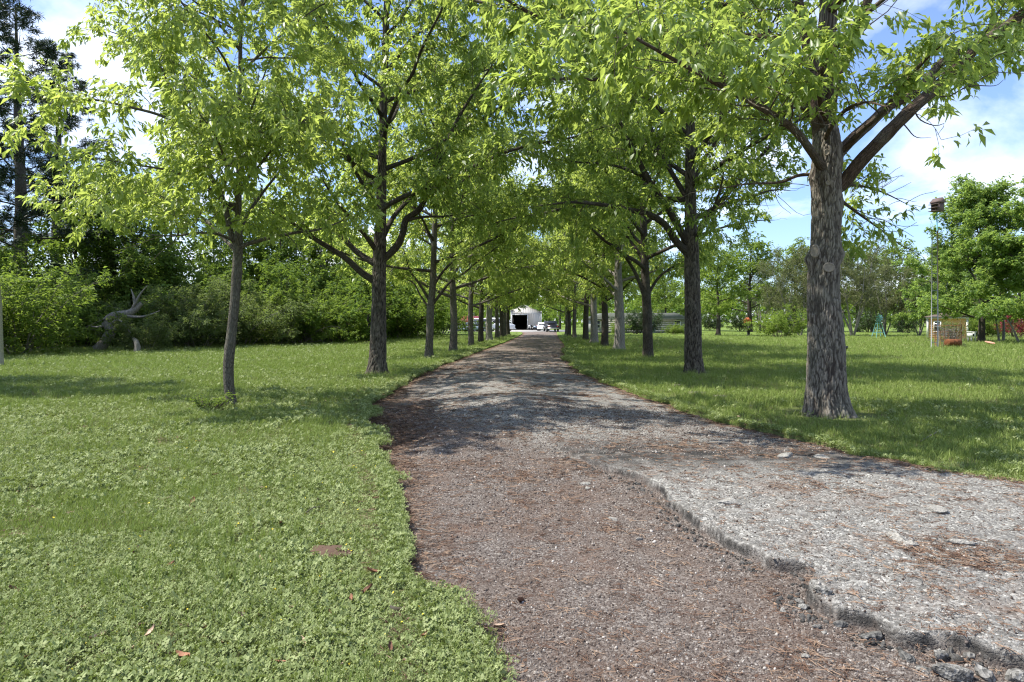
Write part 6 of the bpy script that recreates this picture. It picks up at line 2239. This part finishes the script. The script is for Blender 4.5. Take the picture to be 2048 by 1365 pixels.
def chunks():
    ma = asphalt_mat('asphalt_lump', (0.08, 0.077, 0.07), (0.30, 0.29, 0.265))
    mp = asphalt_mat('pale_lump', (0.19, 0.182, 0.163), (0.34, 0.326, 0.295))
    md = asphalt_mat('dark_lump', (0.05, 0.05, 0.048), (0.2, 0.195, 0.18))
    G = 'broken asphalt lumps along the slab edge'
    spots = [(1902, 1338, .085, .06, .05, ma, 'largest loose asphalt lump near the lower right corner'), (1966, 1336, .06, .05, .04, ma, 'fist-sized asphalt lump right of the largest loose lump'),
             (1938, 1300, .035, .04, .022, ma, 'small asphalt lump above the largest loose lump'), (2030, 1344, .06, .05, .04, ma, 'asphalt lump at the lower right corner'),
             (1880, 1304, .05, .035, .03, ma, 'asphalt lump against the lower slab edge'), (1848, 1325, .035, .03, .018, ma, 'flat asphalt lump below the lower slab edge'),
             (1608, 1200, .04, .035, .022, ma, 'asphalt lump just below the notch in the slab edge'), (1600, 1190, .03, .025, .018, ma, 'small asphalt lump touching the notch lump'),
             (1565, 1207, .028, .022, .014, mp, 'pale asphalt crumb left of the notch lumps'), (1645, 1205, .05, .04, .03, ma, 'asphalt lump at the foot of the notch corner'),
             (1612, 1295, .03, .03, .015, mp, 'pale lump alone in the gravel below the notch'), (1635, 1240, .03, .025, .014, ma, 'grey lump between the notch and the pale lone lump'),
             (1648, 1250, .02, .02, .012, mp, 'pale crumb right of the grey lump below the notch'), (1740, 1262, .075, .04, .028, md, 'dark broken slab piece leaning on the slab edge'), (1812, 1300, .07, .04, .025, md, 'dark broken slab piece farther along the lower slab edge'),
             (1680, 1235, .06, .035, .026, md, 'dark slab piece right below the notch corner')]
    for k, (px, py, a, b, c, m, lab) in enumerate(spots):
        x, y = on_ground(px, py)
        o = link('asphalt_lump', lump_mesh('asphalt_lump', k + 1, a, b, c, m, .4, 2.4, 15, 22, True), None, (x, y, rz_road(x, y) + c * .35))
        o.rotation_euler = (0.1 * math.sin(k), .12 * math.cos(2 * k), k * 1.7)
        tag(o, lab, 'asphalt lump', G)
    G2 = 'flat pale stones set in the driveway'
    for k, (px, py, a, b, c, lab) in enumerate([(1460, 1018, .125, .075, .03, 'pale flat stone nearest the upper slab edge'), (1876, 1038, .12, .085, .02, 'pale round flat stone farthest right on the slab'), (1800, 1096, .12, .07, .025, 'pale flat stone left of the long thin stone'),
                                                (1931, 1108, .115, .05, .018, 'long thin pale stone right of centre on the slab'), (1170, 952, .11, .07, .012, 'chalky patch stone on the brown gravel, upper of its pair'), (1176, 960, .07, .035, .012, 'small chalky stone below the upper chalky patch'),
                                                (1226, 1016, .07, .035, .012, 'chalky streak stone in the middle of the gravel'), (1280, 1057, .04, .025, .012, 'small chalky stone below the chalky streak'), (1570, 917, .19, .12, .03, 'broad flat stone in the tree shade on the road'),
                                                (1640, 920, .13, .10, .02, 'pale flat stone right of the broad shaded stone'), (1820, 1108, .06, .05, .018, 'small stone below the left pale flat stone')]):
        x, y = on_ground(px, py)
        o = link('flat_stone', lump_mesh('flat_stone', k + 40, a * .95, b * .9, c * 1.5, mp, .45, 2.6, 15, 26, True), None, (x, y, rz_road(x, y) + c * .15))
        o.rotation_euler = (0, 0, k * .9)
        tag(o, lab, 'stone', G2)
    # ant mounds
    for px, py, a, b, h, m, lab, cat in ((657, 1118, .17, .115, .06, M_DIRT, 'brown crumbly ant mound in the clover left of the driveway', 'ant mound'), (648, 1168, .11, .07, .03, M_DIRTG, 'smaller greyish ant mound just below the brown one', 'ant mound')):
        x, y = on_ground(px, py)
        o = link('ant_mound', lump_mesh('ant_mound', int(px), a, b, h, m, .3, 2.6, 14, 26), None, (x, y, gz(x, y) - .004))
        tag(o, lab, cat)
    for k, (px, py, s, lab) in enumerate([(1395, 792, .16, 'dark soil clod in the grass by the second right oak'), (1355, 776, .1, 'smaller dark soil clod left of the larger one'), (1440, 800, .12, 'low dark soil clod right of the larger one')]):
        x, y = on_ground(px, py)
        o = link('soil_clod', lump_mesh('soil_clod', k + 80, s * 1.3, s, .045, M_DIRTG, .4, 2.5), None, (x, y, gz(x, y) + .01))
        tag(o, lab, 'clod', 'dark soil clods in the right lawn')
    # sticks
    for k, (px, py, qx, qy, lab) in enumerate([(832, 1046, 862, 1052, 'thin pale stick at the edge of the gravel'), (1842, 892, 1882, 872, 'thin pale stick leaning in the right lawn'), (1320, 1362, 1385, 1357, 'dark twig lying at the bottom of the driveway'), (1190, 760, 1212, 757, 'dark twig at the right verge under the second oak'), (640, 1028, 612, 1044, 'dark twig in the clover'), (905, 893, 935, 889, 'dark bark strip in the washed-out hollow')]):
        x, y = on_ground(px, py); x2, y2 = on_ground(qx, qy)
        road = XL(np.array([y]))[0] < x < XR(np.array([y]))[0]
        za, zb = (rz_road(x, y), rz_road(x2, y2)) if road else (gz(x, y) + .03, gz(x2, y2) + .05)
        d = np.array([x2 - x, y2 - y, zb - za])
        rng = np.random.default_rng(k)
        ln = smooth_line(np.array([[0, 0, .006], d * .4 + rng.normal(0, .008, 3) + [0, 0, .008], d + [0, 0, .008]]), 10)
        tag(MB().tube(ln, np.linspace(.006 * (y / 5), .003 * (y / 5), 10), 6).build('stick', M_DEAD if 'pale' in lab else M_TWIG, None, True, (x, y, za)), lab, 'stick')


chunks()


def litter():
    """Fallen oak leaves: the larger ones one by one; needles, pebbles and crumbs as stuff."""
    rng = np.random.default_rng(77)
    tones = [('dark brown', simple_mat('dark_fallen_leaf', (.13, .065, .04), .75, .2, var=.3, scale=3)), ('reddish brown', simple_mat('red_fallen_leaf', (.30, .15, .09), .75, .2, var=.3, scale=3)),
             ('pale tan', simple_mat('tan_fallen_leaf', (.52, .38, .27), .75, .2, var=.2, scale=3))]
    kinds_ = []
    for q in range(6):
        m1 = tones[q % 3][1]
        L, w = 1.0, .34
        V, Fc = [], []
        n = 6
        cv = rng.uniform(.15, .55)
        for i in range(n + 1):
            t = i / n
            ww = w * math.sin(PI * min(1, t * .93 + .03)) ** .8 * (1 + .15 * (i % 2))
            zz = cv * (t - .5) ** 2
            V += [(t - .5, -ww * .5, zz + .14 + .05 * rng.random()), (t - .5, 0, zz), (t - .5, ww * .5, zz + .14 + .05 * rng.random())]
        for i in range(n):
            a = i * 3
            Fc += [(a, a + 3, a + 4, a + 1), (a + 1, a + 4, a + 5, a + 2)]
        kinds_.append(mesh_n('fallen_leaf', np.array(V), np.array(Fc), m1))
    px = [(270, 1128), (660, 1010), (480, 1240), (735, 1205), (172, 1238), (300, 1288), (410, 1280), (385, 1018), (590, 1230), (520, 1258), (560, 1350), (690, 1345), (640, 1010), (705, 1220), (330, 1205), (140, 1262), (335, 1150), (205, 1300), (780, 1320), (855, 1290), (1005, 1235), (930, 1300),
          (60, 1340), (250, 1330), (410, 1300), (440, 1310), (250, 1365), (900, 1352), (970, 1262), (830, 1050), (430, 960), (115, 985), (520, 1130), (95, 1150), (750, 1160), (1010, 1330), (1050, 1185), (560, 1060), (610, 1300), (20, 1200), (660, 1250), (800, 1240), (760, 1010), (1000, 1290), (1480, 845), (1620, 880), (1530, 870), (500, 905), (250, 1190), (370, 1330)]
    for i, (a, b) in enumerate(px):
        a += rng.normal(0, 6); b += rng.normal(0, 4)
        x, y = on_ground(a, min(b, 1420))
        road = XL(np.array([y]))[0] < x < XR(np.array([y]))[0]
        zz = rz_road(x, y) + .006 if road else gz(x, y) + .034
        o = link('fallen_leaf', kinds_[i % 6], None, (x, y, zz))
        s = rng.uniform(.05, .095)
        o.scale = (s, s, s)
        o.rotation_euler = (rng.normal(0, .35), rng.normal(0, .35), rng.uniform(0, 6.28))
        w1 = tones[i % 3][0]
        w2 = 'on the gravel of the driveway' if road else ('in the shaded right lawn' if x > 1 else 'in the near clover left of the driveway')
        tag(o, 'curled %s fallen oak leaf lying %s' % (w1, w2), 'leaf', '%s fallen oak leaves %s' % (w1, w2))
    # dry leaves and needles as loose cover
    m2, nt, out = new_mat('dry_needle')
    k = N(nt)
    oi = k.n('ShaderNodeObjectInfo')
    c = k.ramp(oi.outputs['Random'], [(0, (.07, .038, .025)), (.5, (.15, .09, .058)), (1, (.27, .19, .13))])
    k.l(k.bsdf(c, .75, None, .25), out.inputs['Surface'])
    src = []
    for q in range(4):
        V, T = [], []
        for _ in range(9):
            a = rng.uniform(0, 2 * PI)
            c0 = rng.normal(0, .035, 2)
            L = rng.uniform(.035, .085)
            d = np.array([math.cos(a), math.sin(a)])
            nn = np.array([-d[1], d[0]]) * .0013
            z0, z1 = rng.uniform(.002, .012, 2)
            kk = len(V)
            p0, p1 = c0 - d * L / 2, c0 + d * L / 2
            V += [(*(p0 - nn), z0), (*(p1 - nn), z1), (*(p1 + nn), z1 + .002), (*(p0 + nn), z0 + .002)]
            T += [(kk, kk + 1, kk + 2, kk + 3)]
        src.append(mesh_n('needles', np.array(V), np.array(T), m2))
    for q in range(3):
        V = np.array([(-.5, 0, .1), (-.1, -.2, .02), (.5, 0, .12), (0, .2, .16)]) * rng.uniform(.03, .05)
        src.append(mesh_n('scrap', V, np.array([(0, 1, 2, 3)]), m2))
    n = 88000
    Y = 2.6 * (42 / 2.6) ** rng.random(n)
    xl, xr = XL(Y) - .25, np.minimum(XR(Y) + .15, .85 * Y + .8)
    X = xl + (xr - xl) * rng.random(n)
    d = np.minimum(X - xl, XR(Y) + .15 - X)
    pm = np.clip(1.0 - d / np.where(X - xl < XR(Y) - X, .75, .5), 0, 1) ** 1.2 * .95 + .55 * sstep(fbm2(X * 1.3, Y * .9, 5, 201), .12, .5) + .07
    pm += .8 * np.exp(-((X + 1.9) / .6) ** 2 - ((Y - 11.5) / 2.5) ** 2)
    kp = rng.random(n) < pm * (1 - .85 * sstep(Y, 13, 40))
    X, Y = X[kp], Y[kp]
    n = len(X)
    lawn = (X < XL(Y)) | (X > XR(Y))
    Z = np.where(lawn, lawn_h(X, Y), road_h(X, Y)) + .001
    idx = np.where(rng.random(n) < .72, rng.integers(0, 4, n), rng.integers(4, 7, n))
    m_ = 4200
    Y2 = 2.6 * (16 / 2.6) ** rng.random(m_)
    X2 = XL(Y2) - .1 - rng.random(m_) * (.8 * Y2)
    kp2 = rng.random(m_) < .25 + .75 * sstep(fbm2(X2 * .9, Y2 * .9, 4, 231), .0, .4)
    X2, Y2 = X2[kp2], Y2[kp2]
    X, Y = np.concatenate([X, X2]), np.concatenate([Y, Y2])
    Z = np.concatenate([Z, lawn_h(X2, Y2) + .022])
    idx = np.concatenate([idx, np.where(rng.random(len(X2)) < .4, rng.integers(0, 4, len(X2)), rng.integers(4, 7, len(X2)))])
    n = len(X)
    sc = rng.uniform(.7, 1.35, n) * np.interp(Y, [2.6, 8, 20, 42], [.72, 1.0, 1.4, 1.8])
    scatter('leaf_litter', 'brown needles and leaf scraps lying in drifts on the driveway', np.stack([X, Y, Z], 1), np.stack([rng.normal(0, .1, n), rng.normal(0, .1, n), rng.uniform(0, 6.28, n)], 1), sc, idx, src)
    # gravel
    m3, nt, out = new_mat('pebble')
    k = N(nt)
    oi = k.n('ShaderNodeObjectInfo')
    c = k.ramp(oi.outputs['Random'], [(0, (.046, .034, .028)), (.35, (.095, .075, .062)), (.65, (.145, .12, .102)), (.88, (.21, .184, .16)), (1, (.42, .39, .35))])
    k.l(k.bsdf(c, .85, None, .2), out.inputs['Surface'])
    src = [lump_mesh('pebble', 300 + q, 1, rng.uniform(.6, .9), rng.uniform(.45, .7), m3, .3, 1.6, 5, 6) for q in range(5)]
    n = 120000
    Y = 2.6 * (13 / 2.6) ** rng.random(n)
    xl, xr = XL(Y), np.minimum(XR(Y), .85 * Y + .8)
    X = xl + (xr - xl) * rng.random(n)
    sm = slab_mask(X, Y)
    kp = rng.random(n) < (1 - .8 * np.exp(-(X - XL(Y)) / .3)) * np.where(sm > .5, .22, .95) * (.45 + .9 * sstep(fbm2(X * 1.1, Y * 1.1, 4, 211), -.4, .3))
    X, Y = X[kp], Y[kp]
    n = len(X)
    Z = road_h(X, Y)
    sc = rng.gamma(4, .0012, n) * np.interp(Y, [2.6, 6, 13], [.85, 1.15, 1.9])
    scatter('gravel', 'loose purple-grey gravel stones covering the worn lane of the driveway', np.stack([X, Y, Z], 1), rng.uniform(0, 6.28, (n, 3)), sc, rng.integers(0, 5, n), src)
    # crumbs broken from the slab edge
    mc = [asphalt_mat('edge_crumb', (0.07, 0.067, 0.061), (0.27, 0.26, 0.24)), asphalt_mat('dark_edge_crumb', (0.035, 0.034, 0.032), (0.14, 0.135, 0.125))]
    src = [lump_mesh('slab_crumb', 400 + q, 1, rng.uniform(.6, .9), rng.uniform(.5, .8), mc[q % 2], .4, 2.2, 8, 10, True) for q in range(6)]
    n = 1500
    Y = 3.1 * (9.0 / 3.1) ** rng.random(n)
    X = _ip(_ps, Y) - .085 * fbm2(_ip(_ps, Y) * 5, Y * 5, 5, 41, .6) + - .035 - np.abs(rng.normal(0, .05, n)) - .15 * rng.random(n) ** 4
    kp = rng.random(n) < .25 + .75 * sstep(fbm2(X * 2, Y * 3, 3, 233), -.1, .35)
    X, Y = X[kp], Y[kp]
    n = len(X)
    scatter('slab_crumbs', 'small crumbs of asphalt fallen along the broken slab edge', np.stack([X, Y, road_h(X, Y) + .003], 1), rng.uniform(0, 6.28, (n, 3)), rng.gamma(1.6, .0042, n) + .004, rng.integers(0, 6, n), src)
    # tiny yellow flowers in the clover
    m4 = simple_mat('yellow_petal', (.62, .50, .04), .6)
    V = [(0, 0, .0)] + [(.006 * math.cos(q), .006 * math.sin(q), .003) for q in np.linspace(0, 2 * PI, 7)[:-1]]
    fl = mesh_n('flower', np.array(V), np.array([(0, 1 + q, 1 + (q + 1) % 6) for q in range(6)]), m4)
    n = 170
    Y = 2.8 * (9 / 2.8) ** rng.random(n)
    X = XL(Y) - .05 - np.abs(rng.normal(0, 1.0, n)) * Y * .25
    scatter('flowers', 'tiny yellow clover flowers in the near lawn', np.stack([X, Y, lawn_h(X, Y) + .042], 1), np.stack([rng.normal(0, .4, n), rng.normal(0, .4, n), rng.uniform(0, 6, n)], 1), rng.uniform(.8, 1.5, n) * Y / 4.5, np.zeros(n), [fl])


litter()
